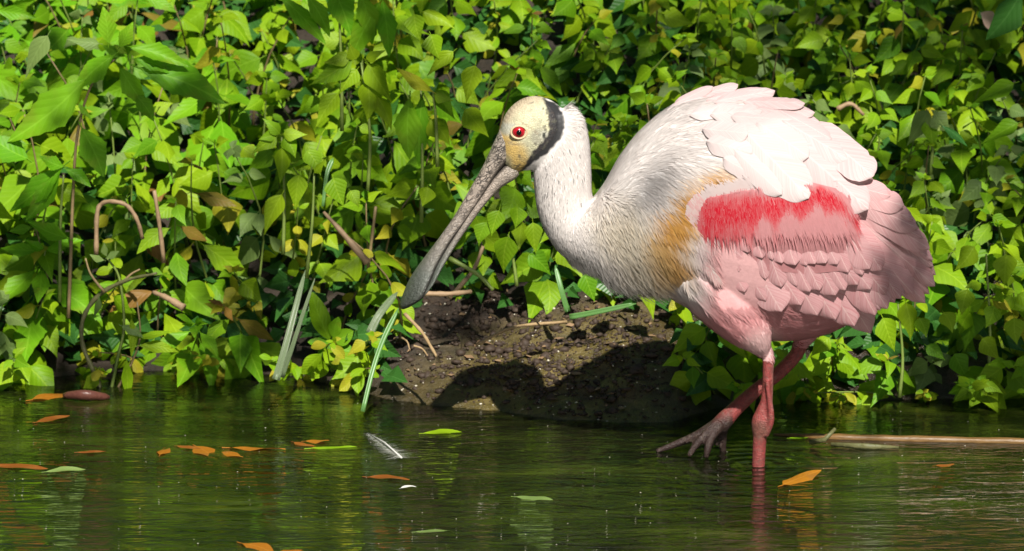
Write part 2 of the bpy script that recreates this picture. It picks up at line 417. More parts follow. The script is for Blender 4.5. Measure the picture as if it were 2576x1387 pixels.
def paint(c3, skin=True):
    uvp = side_uv(c3); u, v = uvp.T; n = len(c3)
    col = np.tile(np.array([.675, .625, .605]), (n, 1))
    n1 = vnoise(c3, 60); n2 = vnoise(c3, 210)
    col = lerp(col, (.76, .715, .69), (1 - sst(1560, 1720, u)) * .8)  # neck and breast lightened in colour where the sun angle leaves them dim
    # pink increases towards tail, wing and belly
    pk = sst(1900, 2250, u + (v - 450) * .35)
    col = lerp(col, (.69, .44, .43), pk * .85)
    bl = sst(690, 800, v) * sst(1560, 1680, u)
    col = lerp(col, (.60, .26, .26), bl * .75)
    wg = sst(500, 600, v) * sst(1720, 1800, u)
    col = lerp(col, (.59, .27, .28), wg * .8)
    col = lerp(col, (.70, .50, .49), (1 - sst(20, 75, np.hypot(u - 1905, v - 845))) * .8)
    # golden breast patch
    d, _, t = pdist(uvp, [(1800, 445), (1735, 480), (1690, 535), (1655, 600), (1680, 640)])
    col = lerp(col, (.52, .26, .03), (1 - sst(12, 76, d + (n1 - .5) * 36)) * .92)
    # cream wash low on the breast and rosy edge under it
    d, _, _ = pdist(uvp, [(1560, 560), (1620, 640)])
    col = lerp(col, (.60, .5, .30), (1 - sst(20, 110, d)) * .45)
    d, _, _ = pdist(uvp, [(1480, 712), (1590, 728)])
    col = lerp(col, (.55, .26, .22), (1 - sst(4, 34, d)) * .7)
    # grey flecked throat
    d, _, _ = pdist(uvp, [(1335, 430), (1345, 520), (1385, 620), (1450, 690)])
    col = lerp(col, (.40, .37, .35), (1 - sst(10, 70, d)) * (.03 + .4 * sst(.5, .7, n2)))
    if skin:
        d, sg, t = pdist(uvp, BAND)
        head = (sg > 0) & (v < 470) & (u < 1425)
        hd = np.clip(sst(-2, 3, np.where(sg > 0, d, -d)), 0, 1) * (v < 470) * (u < 1425)
        sk = np.tile(np.array([.58, .56, .37]), (n, 1))
        sk = lerp(sk, (.50, .40, .28), (1 - sst(6, 34, pdist(uvp, [(1345, 240), (1290, 258), (1256, 310)])[0])) * .8)
        sk = lerp(sk, (.62, .40, .10), (1 - sst(9, 40, pdist(uvp, [(1262, 350), (1300, 378), (1312, 420)])[0])) * .85)
        sk = lerp(sk, (.46, .48, .42), (1 - sst(8, 20, pdist(uvp, [(1268, 320), (1290, 318)])[0])) * .7)
        st = (np.sin(pdist(uvp, [(1335, 240), (1290, 258), (1250, 325)])[2] * 95) > .3) * (1 - sst(3, 17, pdist(uvp, [(1320, 244), (1290, 256), (1251, 318)])[0]))
        sk = lerp(sk, (.22, .15, .10), st * .75)
        ear = np.hypot((u - 1356) / 26, (v - 336) / 24)
        sk = lerp(sk, (.30, .29, .24), (1 - sst(.6, 1.15, ear)) * .7)
        e2 = np.hypot((u - 1370) / 13, (v - 334) / 17)
        sk = lerp(sk, (.55, .54, .44), (1 - sst(.7, 1.1, e2)) * .8)
        sk = lerp(sk, (.03, .035, .03), 1 - sst(.6, 1.0, np.hypot((u - 1368) / 6, (v - 332) / 9)))
        n5 = vnoise(c3, 130)
        sk = lerp(sk, (.36, .34, .24), sst(.55, .75, n1 * .5 + n5 * .5) * .55)
        sk = sk * (.88 + .2 * n2)[:, None]
        cre = 1 - sst(0, 3.2, np.minimum(pdist(uvp, [(1312, 300), (1334, 312), (1352, 328)])[0], pdist(uvp, [(1272, 348), (1290, 356), (1318, 353)])[0]))
        sk = lerp(sk, (.25, .18, .11), cre * .7)
        col = lerp(col, sk, hd)
        bandw = np.interp(t, np.linspace(0, 1, 10), [1, 3, 17, 20, 19, 16, 15, 13, 5, 2])
        dd = d + (n2 - .5) * 9
        col = lerp(col, (.028, .028, .03), (1 - sst(bandw - 3, bandw + 3, dd)) * (v < 450) * (u < 1440))
        spk = (n2 > .66) * (sg > 0) * (1 - sst(25, 52, d)) * (v < 440)
        col = lerp(col, (.08, .08, .06), spk * .75)
        # legs
        leg = ((pdist(uvp, LEGN)[0] < 34) & (v > 890)) | ((c3[:, 1] > .004) & (v > 872) & (u > 1640) & (u < 2040)) | (v > 905)
        lc = np.tile(np.array([.25, .045, .042]), (n, 1))
        lc = lerp(lc, (.17, .075, .055), (1 - sst(12, 36, np.hypot(u - 1905, v - 1062))) * .8)
        lc = lerp(lc, (.33, .17, .15), (sst(1932, 1942, u) * (v < 1010) * (c3[:, 1] < 0)) * .55)  # paler right side of the near leg: sunlit edge put into the colour
        ft = (u < 1845) * sst(1032, 1076, v)
        lc = lerp(lc, (.018, .012, .010), ft * .97)
        lc = lc * (.55 + .9 * vnoise(c3, 330))[:, None]
        col = lerp(col, lc, leg.astype(float))
        MASK['m'] = np.maximum(hd * .6, leg.astype(float))
    return col
_pc = paint(co); set_color(bme, _pc, alpha=MASK['m'])

k = NT('spoonbill_skin')
at = k.n('VertexColor'); at.layer_name = 'Col'
tc = k.n('TexCoord'); vz = k.n('TexVoronoi', Scale=520.0); k.l(tc.outputs['Object'], vz.inputs['Vector'])
nz = k.n('TexNoise', Scale=300.0, Detail=4.0); k.l(tc.outputs['Object'], nz.inputs['Vector'])
ms = at.outputs[1]
ve = k.n('TexVoronoi', Scale=430.0, feature='DISTANCE_TO_EDGE'); k.l(tc.outputs['Object'], ve.inputs['Vector'])
wr = k.n('TexNoise', Scale=170.0, Detail=5.0, Roughness=.65, Distortion=1.5); k.l(tc.outputs['Object'], wr.inputs['Vector'])
edge = k.math('MULTIPLY', k.ramp(ve.outputs['Distance'], [(.02, (1, 1, 1)), (.12, (0, 0, 0))]), k.math('MULTIPLY', ms, .38))
cc = k.mix(k.math('MULTIPLY', nz.outputs[0], .25), at.outputs[0], (.25, .2, .17), 'MULTIPLY')
cc = k.mix(edge, cc, (.06, .03, .025))
blot = k.math('MULTIPLY', k.ramp(wr.outputs[0], [(.5, (0, 0, 0)), (.68, (1, 1, 1))]), k.math('MULTIPLY', ms, .32))
cc = k.mix(blot, cc, (.16, .13, .10))
k.l(cc, k.b.inputs['Base Color'])
k.b.inputs['Roughness'].default_value = .52
k.b.inputs['Specular IOR Level'].default_value = .35
hh = k.math('ADD', k.math('MULTIPLY', k.math('MINIMUM', ve.outputs['Distance'], .25), k.math('MULTIPLY', ms, 2.2)), k.math('ADD', k.math('MULTIPLY', wr.outputs[0], k.math('MULTIPLY', ms, 1.6)), k.math('MULTIPLY', nz.outputs[0], .5)))
k.l(k.bump(hh, .55, .0011), k.b.inputs['Normal'])
M_SKIN = k.m
bme.materials.append(M_SKIN)
body = link(bpy.data.objects.new('body', bme)); to_bird(body)

tris = []
for p in bme.polygons:
    tris.append(tuple(p.vertices))
bvh = BVHTree.FromPolygons([Vector(c) for c in co], tris)

k = NT('plumage')
at = k.n('VertexColor'); at.layer_name = 'Col'
k.l(at.outputs[0], k.b.inputs['Base Color']); k.b.inputs['Roughness'].default_value = .7; k.b.inputs['Specular IOR Level'].default_value = .2
tr = k.n('BsdfTranslucent'); k.l(at.outputs[0], tr.inputs[0]); mx = k.n('MixShader'); mx.inputs[0].default_value = .42
k.l(k.b.outputs[0], mx.inputs[1]); k.l(tr.outputs[0], mx.inputs[2]); k.l(mx.outputs[0], k.o.inputs[0])
M_PLUME = k.m

k = NT('feather_vane')
inf = k.n('ObjectInfo'); uv = k.n('UVMap'); sp = k.n('SeparateXYZ'); k.l(uv.outputs[0], sp.inputs[0])
v = k.math('ABSOLUTE', k.math('SUBTRACT', sp.outputs[1], .5))
mp = k.n('CombineXYZ'); k.l(k.math('SUBTRACT', k.math('MULTIPLY', sp.outputs[0], 1.0), k.math('MULTIPLY', v, .55)), mp.inputs[0])
k.l(k.math('MULTIPLY', inf.outputs['Random'], 37.0), mp.inputs[1]); 
nz = k.n('TexNoise', Scale=46.0, Detail=3.0, Roughness=.6); k.l(mp.outputs[0], nz.inputs['Vector'])
n2 = k.n('TexNoise', Scale=3.5, Detail=2.0); k.l(mp.outputs[0], n2.inputs['Vector'])
base = k.mix(k.ramp(nz.outputs[0], [(.35, (0, 0, 0)), (.7, (1, 1, 1))]), inf.outputs['Color'], k.mix(.34, inf.outputs['Color'], (.92, .80, .79)))
base = k.mix(k.math('MULTIPLY', n2.outputs[0], .22), base, k.mix(.5, inf.outputs['Color'], (.5, .2, .2)))
base = k.mix(k.math('MULTIPLY', k.math('LESS_THAN', v, .02), .45), base, (.8, .6, .57))
k.l(base, k.b.inputs['Base Color']); k.b.inputs['Roughness'].default_value = .58; k.b.inputs['Specular IOR Level'].default_value = .25
k.l(k.bump(nz.outputs[0], .35, .0009), k.b.inputs['Normal'])
tr = k.n('BsdfTranslucent'); k.l(base, tr.inputs[0]); mx = k.n('MixShader'); mx.inputs[0].default_value = .22
k.l(k.b.outputs[0], mx.inputs[1]); k.l(tr.outputs[0], mx.inputs[2]); k.l(mx.outputs[0], k.o.inputs[0])
M_FEATH = k.m

# --- small plumage: fine tapering barbs lying on the body
FLOW = np.array([(1470, 330, .35, 1), (1432, 275, 1, -.35), (1400, 300, .9, .2), (1450, 360, .2, 1), (1484, 430, .1, 1), (1350, 470, -.25, 1), (1420, 470, 0, 1), (1380, 600, .05, 1), (1430, 650, .25, 1), (1500, 690, .45, .9),
                 (1560, 700, .5, .85), (1540, 560, .5, .85), (1600, 560, .5, .85), (1540, 440, .55, -.5), (1600, 340, .75, -.55), (1700, 270, .93, -.3), (1800, 300, 1, .05), (1900, 350, 1, .25), (2100, 450, .9, .45),
                 (1700, 740, .85, .6), (1790, 800, .75, .7), (1880, 850, .5, .85), (2050, 840, 1, .1), (1700, 450, .75, .55), (1660, 600, .45, .9), (1750, 620, .4, .95), (2200, 600, .7, .7), (1800, 560, .4, .9)], float)
def flow(uvp):
    d2 = (uvp[:, None, 0] - FLOW[None, :, 0]) ** 2 + (uvp[:, None, 1] - FLOW[None, :, 1]) ** 2
    wt = 1 / (d2 + 400) ** 1.5
    f = (wt[:, :, None] * FLOW[None, :, 2:]).sum(1); return f / np.linalg.norm(f, axis=1)[:, None]
tri_v = np.array([t[:3] for t in tris]); q4 = np.array([t if len(t) == 4 else (*t, t[2]) for t in tris])
ctr = co[q4].mean(1)
area = np.linalg.norm(np.cross(co[q4[:, 2]] - co[q4[:, 0]], co[q4[:, 3]] - co[q4[:, 1]]), axis=1) / 2
cuv = side_uv(ctr); dB, sB, _ = pdist(cuv, BAND)
okf = ~((sB > 0) & (cuv[:, 1] < 470) & (cuv[:, 0] < 1425)) & ~((dB < 20) & (cuv[:, 1] < 460)) & (cuv[:, 1] < 888) & (ctr[:, 2] > .085)
okf &= ~((ctr[:, 1] > 0.0) & (nor[q4[:, 0]][:, 1] > .75))          # the far flank is never turned to the photo
okf &= ~((cuv[:, 0] > 1790) & (cuv[:, 1] > 470) & (cuv[:, 1] < 740) & (ctr[:, 1] < -.01))
wgt = area * okf
dens = np.where(cuv[:, 0] < 1560, 2.6, np.where(cuv[:, 1] > 640, 1.6, 1.0))
wgt = wgt * dens; wgt /= wgt.sum()
def barbs(name, idx, lengths, width, lift, colors, dirs2=None, jitter=.18, base_off=.0, parent_to=True):
    n = len(idx); r1, r2 = rng.random((2, n, 1))
    qq = q4[idx]; pa = co[qq[:, 0]] * (1 - r1) + co[qq[:, 1]] * r1; pb = co[qq[:, 3]] * (1 - r1) + co[qq[:, 2]] * r1
    p = pa * (1 - r2) + pb * r2; nn = nor[qq[:, 0]]
    f = flow(side_uv(p)) if dirs2 is None else dirs2
    f = f + rng.normal(0, jitter, f.shape)
    d3 = np.stack([f[:, 0], np.zeros(n), -f[:, 1]], 1)
    d3 -= nn * (d3 * nn).sum(1)[:, None]; ln = np.linalg.norm(d3, axis=1)[:, None]; d3 /= np.maximum(ln, .2)
    sd = np.cross(d3, nn); L = lengths[:, None]; wv_ = width * (.6 + .8 * rng.random((n, 1)))
    lf = lift * (.4 + 1.2 * rng.random((n, 1)))
    p = p + nn * base_off
    v0 = p - sd * wv_ * .5; v1 = p + sd * wv_ * .5
    m = p + d3 * L * .55 + nn * L * lf * .8
    v2 = m - sd * wv_ * .5; v3 = m + sd * wv_ * .5
    v4 = p + d3 * L + nn * L * lf * .75
    VV = np.stack([v0, v1, v2, v3, v4], 1).reshape(-1, 3)
    i0 = np.arange(n) * 5
    me = bpy.data.meshes.new(name)
    loops = np.stack([i0, i0 + 1, i0 + 3, i0 + 2, i0 + 2, i0 + 3, i0 + 4], 1).ravel()
    me.vertices.add(len(VV)); me.vertices.foreach_set('co', VV.ravel())
    me.loops.add(len(loops)); me.loops.foreach_set('vertex_index', loops)
    me.polygons.add(2 * n)
    ls = np.stack([np.arange(n) * 7, np.arange(n) * 7 + 4], 1).ravel()
    me.polygons.foreach_set('loop_start', ls)
    me.update(calc_edges=True); me.validate()
    set_color(me, np.repeat(colors(p), 5, axis=0)); me.materials.append(M_PLUME)
    # normals bent to the body's so that the coat shades softly
    me.polygons.foreach_set('use_smooth', [True] * len(me.polygons))
    me.normals_split_custom_set_from_vertices(np.repeat(nn, 5, axis=0).tolist())
    o = link(bpy.data.objects.new(name, me)); to_bird(o); o['kind'] = 'stuff'
    return o
NB = 36000
idx = rng.choice(len(q4), NB, p=wgt)
U, Vv = cuv[idx].T
Ls = np.where(U < 1500, 15, np.where(Vv > 600, 36, 32)) * S * (.6 + .9 * rng.random(NB))
Ls = np.where((Vv > 640) & (U > 1400) & (U < 1640), Ls * 2.0, Ls)
Ls = np.where((U > 1405) & (U < 1470) & (Vv < 330), Ls * 1.3, Ls)
Ls = np.where((U > 1740) & (Vv > 760), Ls * .5, Ls)
Ls = np.where((U > 1600) & (Vv > 690), Ls * .75, Ls)
def bcol(p):
    c = paint(p, False); n = len(p); uvp = side_uv(p)
    c = c * (.9 + .2 * rng.random((n, 1)))
    d, _, _ = pdist(uvp, [(1350, 440), (1350, 520), (1385, 620), (1450, 690), (1560, 710)])
    dk = (rng.random(n) < .12 * (1 - sst(10, 75, d))) | ((rng.random(n) < .02) & (uvp[:, 0] < 1470) & (uvp[:, 1] < 520))
    c[dk] *= .45
    return np.clip(c, 0, .85)
Wd = np.where(U < 1500, .0009, .0011)[:, None]
barbs('plumage', idx, Ls, Wd, np.where((U > 1415) & (U < 1640) & (Vv > 645), .22, np.where(U < 1500, .05, np.where(Vv > 620, .06, .015)))[:, None], bcol)

# --- wing: rows of single feathers
def feather_mesh(name, ratio, droop, cup, blunt, notch, seed):
    rr = random.Random(seed); n = 18; V = []; F = []; UVs = []
    cols = [-1, -.55, -.12, .12, .55, 1]
    ntch = rr.uniform(.4, .8)
    for i in range(n + 1):
        t = 1 - (1 - i / n) ** 1.9
        wd = ratio * .5 * (min(1, t / .22) ** .6) * max(0.0, 1 - max(0, (t - blunt) / (1 - blunt)) ** 2.4) ** .5
        for s_ in cols:
            k2 = wd * s_
            if notch and abs(t - ntch) < .04 and s_ in (1,): k2 *= .86
            x = t - .02 * abs(s_) * 0
            z = -droop * t * t - cup * ratio * (s_ * s_) * .5 + (.008 if abs(s_) < .2 else 0) * (1 - t)
            x -= .05 * ratio * s_ * s_
            V.append((x, k2 + rr.uniform(-.004, .004), z)); UVs.append((t, .5 + s_ * .5))
    m = len(cols)
    for i in range(n):
        for j in range(m - 1): F.append((i * m + j, (i + 1) * m + j, (i + 1) * m + j + 1, i * m + j + 1))
    me = bpy.data.meshes.new(name); me.from_pydata(V, [], F)
    me.polygons.foreach_set('use_smooth', [True] * len(F))
    ul = me.uv_layers.new(name='UVMap')
    for lp in me.loops: ul.data[lp.index].uv = UVs[lp.vertex_index]
    me.materials.append(M_FEATH); me.update(); return me
FM = [feather_mesh('feather', r, d, c_, b, nt, i) for i, (r, d, c_, b, nt) in enumerate(((.36, .05, .22, .7, 0), (.36, .07, .26, .64, 1), (.36, .03, .2, .74, 1), (.36, .06, .26, .6, 0)))]
def W(zx, zy): return ((zx / 1.632 + 1750) * .8592, (zy / 1.632 + 200) * .8592)
def surf(u, v, off):            # nearest skin of the flank in the side view, with a wing bulge
    p = P(u, v, 0.0)
    h = bvh.ray_cast(Vector((p.x, -1, p.z)), Vector((0, 1, 0)))
    yb = h[0].y if h[0] is not None and h[0].y < 0 else -.004
    r2 = ((u - 1985) / 400) ** 2 + ((v - 590) / 300) ** 2
    yw = -.078 * math.sqrt(max(0.04, 1 - r2)) if r2 < 1.3 else 0
    return min(yb, yw) - off
def pt(z, off):
    u, v = W(*z); off *= max(.12, min(1, (z[0] - (420 if z[1] < 600 else 445)) / (260 if z[1] < 600 else 110))); y = surf(u, v, off); return P(u, v, y)
wing = link(bpy.data.objects.new('wing', None)); wing.empty_display_size = .02
wing.location = P(1985, 560, -.07); to_bird(wing); WL = wing.location.copy()
wing['label'] = 'pink folded wing with bright red shoulder band'
PINK = np.array([.58, .265, .28]); PALE = np.array([.53, .385, .385]); WHT = np.array([.53, .462, .455]); TAIL_SHADE = np.array([.54, .29, .295])  # last one: pink greyed, the tail's shade put into its colour
def put(root, tip, wid, col, off, lift=.004, roll=0.0, mesh=None, ncol=.06, ro=None):
    a = pt(root, -.0015 if ro is None else ro); b = pt(tip, off + lift)
    L = (b - a).length; x = (b - a).normalized()
    m_ = pt(((root[0] + tip[0]) / 2, (root[1] + tip[1]) / 2), off)
    e = .012
    u, v = W((root[0] + tip[0]) / 2, (root[1] + tip[1]) / 2)
    nrm = Vector((-(surf(u - 25, v, 0) - surf(u + 25, v, 0)) / (50 * S), -1.0, -(surf(u, v + 25, 0) - surf(u, v - 25, 0)) / (50 * S)))
    nrm.x = max(-.6, min(.6, nrm.x)); nrm.z = max(-.4, min(1.3, nrm.z))
    nrm = nrm.normalized()
    y = nrm.cross(x).normalized(); z = x.cross(y)
    y2 = y * math.cos(roll) + z * math.sin(roll); z2 = z * math.cos(roll) - y * math.sin(roll)
    wsc = wid / 1.632 * .8592 * S / .36
    me = mesh or random.choice(FM)
    o = bpy.data.objects.new('feather', me); COL.objects.link(o); o.parent = wing
    o.matrix_parent_inverse = Matrix.Identity(4)
    M = Matrix(((x.x * L, y2.x * wsc, z2.x * L * .8, a.x), (x.y * L, y2.y * wsc, z2.y * L * .8, a.y), (x.z * L, y2.z * wsc, z2.z * L * .8, a.z), (0, 0, 0, 1)))
    o.matrix_basis = Matrix.Translation(-WL) @ M
    c0 = np.clip(col * (1 + rng.normal(0, ncol)), .02, .92); o.color = (*c0, 1)
    return o
J = lambda s_: random.uniform(-s_, s_)
# flight feathers at the rear (fan), long
_tips = cr([(1400, 600), (1470, 665), (1545, 765), (1590, 865), (1620, 960), (1624, 1040), (1580, 1122), (1515, 1092), (1452, 1112), (1392, 1150), (1332, 1182)], 2)
_n = len(_tips)
for i, tp in enumerate(_tips):
    f = i / (_n - 1); rt = (1125 + 60 * math.sin(f * 3.1) + J(8), 540 + 250 * f)
    put(rt, (tp[0] + J(8), tp[1] + J(10)), 112 + 26 * f, (TAIL_SHADE + (PINK * .98 - TAIL_SHADE) * f) * (1 + .07 * J(1)) * (1.06 if i in (10, 11) else 1), .0004 + i * .0004, mesh=FM[i % 4], lift=.0016, roll=J(.05))
# secondaries hanging over the belly
sec = [((560, 800), (700, 1075), 130), ((620, 830), (800, 1120), 140), ((690, 850), (878, 1168), 170), ((800, 880), (970, 1140), 150), ((860, 870), (1050, 1190), 150), ((930, 870), (1140, 1215), 155), ((990, 860), (1230, 1240), 160), ((1040, 850), (1312, 1285), 180), ((1100, 830), (1330, 1170), 150)]
for i, (rt, tp, wd) in enumerate(sec):
    put(rt, tp, wd, (PINK * .8 + PALE * .2) if i in (2, 7) else PINK * (1 + .04 * J(1)), .002 + (i % 3) * .0010, mesh=FM[i % 4], lift=.002)
# coverts in four overlapping rows
def w_top(x): return float(np.interp(x, [446, 520, 700, 1000, 1240], [735, 605, 560, 540, 600]))
def w_bot(x): return float(np.interp(x, [446, 540, 640, 800, 1000, 1240], [800, 900, 945, 965, 985, 960]))
def w_off(x, y):
    t = (y - w_top(x)) / max(1, w_bot(x) - w_top(x)); s_ = (x - 446) / 794
    e = min(1, max(0, t) / .12) * min(1, max(0, 1 - t) / .5) * min(1, max(0, s_) / .06) * min(1, max(0, 1 - s_) / .12)
    return -.0015 + .0050 * e * e * (3 - 2 * e)
for row, (y0, y1, ln, wd, stp) in enumerate(((830, 850, 240, 122, 52), (750, 770, 205, 104, 46))):
    for x in np.arange(535 + 10 * row, 1262 - row * 15, stp):
        f = (x - 480) / 780
        yy = y0 + (y1 - y0) * f - 40 * (1 - f) ** 2 + J(12) + 40 * f * f
        ang = R(90 - (38 if row == 0 else 32) * f - 5)
        dx, dy = math.cos(ang), math.sin(ang)
        L = ln * (1 + J(.12)) * (.76 + .4 * f)
        r_ = (x + J(8) - dx * 40, yy - dy * 60); t_ = (x + dx * L + J(10), yy + dy * (L - 10))
        ot = max(w_off(*t_) + .0004, (.0014, .0026, .0036)[row])
        put(r_, t_, wd * (1 + J(.12)) * (.85 + .35 * f), PINK * (1 - .14 * f) * (1 + .05 * J(1)), ot + .0003, lift=.0009, roll=J(.04), ncol=.02, ro=w_off(*r_) - .0012)
# scapulars and back feathers
scap = [((640, 380), (880, 600), 120, WHT, .024), ((600, 430), (760, 520), 90, WHT, .022), ((700, 300), (1010, 616), 210, WHT * .99, .022), ((900, 330), (1298, 668), 205, PALE * 1.05, .020), ((1000, 260), (1318, 512), 190, PALE, .017),
        ((880, 250), (1200, 430), 150, PALE * 1.04, .021), ((760, 260), (1010, 420), 160, WHT, .025), ((640, 280), (880, 430), 140, WHT, .026), ((860, 200), (1120, 330), 120, PALE * 1.05, .018),
        ((760, 190), (1060, 266), 95, PALE, .012), ((740, 170), (1035, 215), 95, PALE * 1.02, .010), ((700, 160), (985, 178), 80, PALE, .007), ((560, 160), (842, 118), 80, PALE, .006), ((520, 150), (800, 102), 70, PALE, .004),
        ((440, 150), (662, 88), 66, PALE * 1.03, .005), ((400, 165), (630, 112), 64, WHT, .004), ((360, 175), (540, 98), 56, PALE, .005), ((330, 200), (500, 130), 60, WHT, .004), ((600, 200), (860, 160), 80, WHT, .008), ((540, 220), (780, 210), 100, WHT, .012), ((440, 220), (690, 190), 90, WHT, .010), ((640, 230), (930, 245), 110, WHT, .014),
        ((500, 290), (720, 310), 100, WHT, .02), ((520, 350), (740, 400), 110, WHT, .022)]
for (rt, tp, wd, c_, off) in scap: put(rt, (tp[0] + 6, tp[1] - 16) if tp[1] < 275 and off < .013 else tp, wd, c_, (.0007 + off * .05) if tp[1] < 440 or tp[0] < 860 else .0102, lift=.0009, roll=J(.04), ncol=.02)

def snormal(zx, zy):
    u, v = W(zx, zy); e = 22
    n_ = Vector((-(surf(u - e, v, 0) - surf(u + e, v, 0)) / (2 * e * S), -1.0, -(surf(u, v + e, 0) - surf(u, v - e, 0)) / (2 * e * S)))
    n_.x = max(-1.2, min(1.2, n_.x)); n_.z = max(-1.0, min(1.8, n_.z)); return n_.normalized()
def strand_set(name, n, sample, colf):
    V = []; cols = []; F = []; NN = []
    for i in range(n):
        x, zy, ang, L, off, wd = sample()
        a = pt((x, zy), off); b = pt((x + math.cos(ang) * L, zy + math.sin(ang) * L), off - .0003); m_ = (a + b) / 2 + Vector((0, -.0004, 0))
        x_ = (b - a).normalized(); nn = snormal(x + math.cos(ang) * L * .5, zy + math.sin(ang) * L * .5); NN += [tuple(nn)] * 5; sd = x_.cross(nn).normalized() * wd
        b0 = len(V); V += [a - sd * .6, a + sd * .6, m_ - sd, m_ + sd, b]; F += [(b0, b0 + 1, b0 + 3, b0 + 2), (b0 + 2, b0 + 3, b0 + 4)]
        c0, c1 = colf(x, zy); cols += [c0, c0, (c0 + c1) / 2, (c0 + c1) / 2, c1]
    o = mesh_obj(name, V, F, M_PLUME); set_color(o.data, np.array(cols)); o.data.normals_split_custom_set_from_vertices(NN); to_bird(o); o.parent = wing; o.matrix_parent_inverse = Matrix.Translation(-WL)
    o['kind'] = 'stuff'; return o
def scap_strands():
    L_ = []
    for (rt, tp, wd, c_, off) in scap:
        dx, dy = tp[0] - rt[0], tp[1] - rt[1]; Lf = math.hypot(dx, dy); ang = math.atan2(dy, dx)
        for q in range(int(wd * .6) if wd > 95 else 0):
            t = random.uniform(-.3, .12); s_ = random.uniform(-.5, .5) * wd
            L_.append((rt[0] + dx * t - dy / Lf * s_, rt[1] + dy * t + dx / Lf * s_, ang + random.gauss(0, .1), random.uniform(50, 100), off * .35 + .0014 + random.uniform(0, .001), random.uniform(.0005, .001), c_))
    L_ = [q for q in L_ if q[1] > 150 and q[0] > 380]
    it = iter(L_); cur = [None]
    def smp():
        cur[0] = next(it); return cur[0][:6]
    strand_set('soft_scapular', len(L_), smp, lambda x, y: (cur[0][6] * random.uniform(.97, 1.03), cur[0][6] * random.uniform(.97, 1.03)))
def s_white():
    x = random.uniform(480, 860); zy = random.uniform(400, 560) + max(0, (560 - x) * .2)
    return x, zy, R(18 + random.gauss(0, 7)), random.uniform(60, 120), .0075 + random.uniform(0, .0012), random.uniform(.0006, .0012)
0 and strand_set('shoulder_plume', 900, s_white, lambda x, y: ((WHT * random.uniform(.97, 1.03) if x > 560 or True else WHT), WHT * 1.0))
CLN = [(440, 770), (520, 705), (600, 680), (760, 655), (950, 635), (1060, 605), (1150, 640), (1190, 690)]
def redness(x, y):
    yc = float(np.interp(x, [q[0] for q in CLN], [q[1] for q in CLN])); hw = float(np.interp(x, [440, 600, 800, 1000, 1180], [112, 90, 66, 56, 34]))
    n_ = noise.noise(Vector((x * .016, y * .003, 1))) * 36 + noise.noise(Vector((x * .05, y * .005, 5))) * 34
    e = (y - yc) / (hw + (n_ if y > yc else n_ * .3))
    if hw + n_ <= 8: return 0.0
    lf = max(0.0, min(1.0, (x - 442 + 40 * noise.noise(Vector((x * .02, y * .04, 8)))) / 75))
    return lf * max(0.0, min(1.0, 1.6 - abs(e) ** 1.5 * (.95 if y > yc else 1.7)))
RED = np.array([.60, .002, .022]); ROSE = np.array([.60, .285, .295])
def wing_cover():
    nu, nv = 150, 70; V = []; F = []; cols = []
    for j in range(nv + 1):
        for i in range(nu + 1):
            x = 446 + 794 * i / nu; y = w_top(x) + (w_bot(x) - w_top(x)) * j / nv
            V.append(pt((x, y), w_off(x, y)))
            f = (x - 446) / 794; k_ = x - (y - 600) * math.tan(R(4 + 26 * f))
            n_ = noise.noise(Vector((k_ * .05, y * .006, 2))) + .6 * noise.noise(Vector((k_ * .16, y * .012, 4)))
            p0 = ROSE * (1 + .10 * n_) * (1 - .10 * f); cols.append(p0 + (RED - p0) * redness(x, y) * (.92 + .08 * n_))
    for j in range(nv):
        for i in range(nu): F.append((j * (nu + 1) + i, (j + 1) * (nu + 1) + i, (j + 1) * (nu + 1) + i + 1, j * (nu + 1) + i + 1))
    o = mesh_obj('wing_cover', V, F, M_PLUME); set_color(o.data, np.clip(np.array(cols), 0, 1)); to_bird(o); o.parent = wing; o.matrix_parent_inverse = Matrix.Translation(-WL); return o
wing_cover()
def s_cov():
    x = random.uniform(450, 1215); f = (x - 446) / 780; tp_ = w_top(x)
    zy = tp_ + 8 + (740 - tp_) * random.random() ** .9 + abs(noise.noise(Vector((x * .03, 0, 9)))) * 110 * random.random()
    return x, zy, R(90 - 26 * f + random.gauss(0, 4)), random.uniform(40, 85) * (1.7 if random.random() < .2 else 1), w_off(x, zy + 30) + .0007 + max(0, zy - 700) * 1.2e-5 + random.uniform(0, .0003), random.uniform(.0003, .0006)
def c_cov(x, y):
    r0 = redness(x, y) * random.uniform(.5, 1.2); r1 = redness(x, y + 30) * random.uniform(.3, 1.2)
    p0 = ROSE * random.uniform(.96, 1.05)
    return p0 + (RED - p0) * min(1, r0), p0 * 1.02 + (RED - p0) * min(1, r1)
strand_set('soft_covert', 6500, s_cov, c_cov)
def s_over():
    x = random.uniform(470, 980); top = float(np.interp(x, [470, 520, 700, 1000], [655, 600, 562, 545]))
    return x, top + random.gauss(-22, 16), R(50 + random.gauss(0, 10)), random.uniform(30, 70), w_off(x, top) + .0022 + random.uniform(0, .0004), random.uniform(.0003, .0007)
strand_set('shoulder_plume', 900, s_over, lambda x, y: (WHT * 1.22, WHT * np.array([1.2, 1.12, 1.1])))  # white lifted in colour to make up for the shading here
def s_front():
    t = random.random(); zy = 600 + 390 * t; x = float(np.interp(zy, [600, 650, 740, 860, 990], [505, 468, 455, 490, 590])) - 22 * random.random()
    return x - 22, zy, R(62 + random.gauss(0, 9)), random.uniform(40, 85), .0030 + random.uniform(0, .0012), random.uniform(.0005, .001)
strand_set('front_plume', 1500, s_front, lambda x, y: ((np.array([.70, .62, .59]) if random.random() < .6 else np.array([.69, .4, .4])), np.array([.70, .47, .46])))

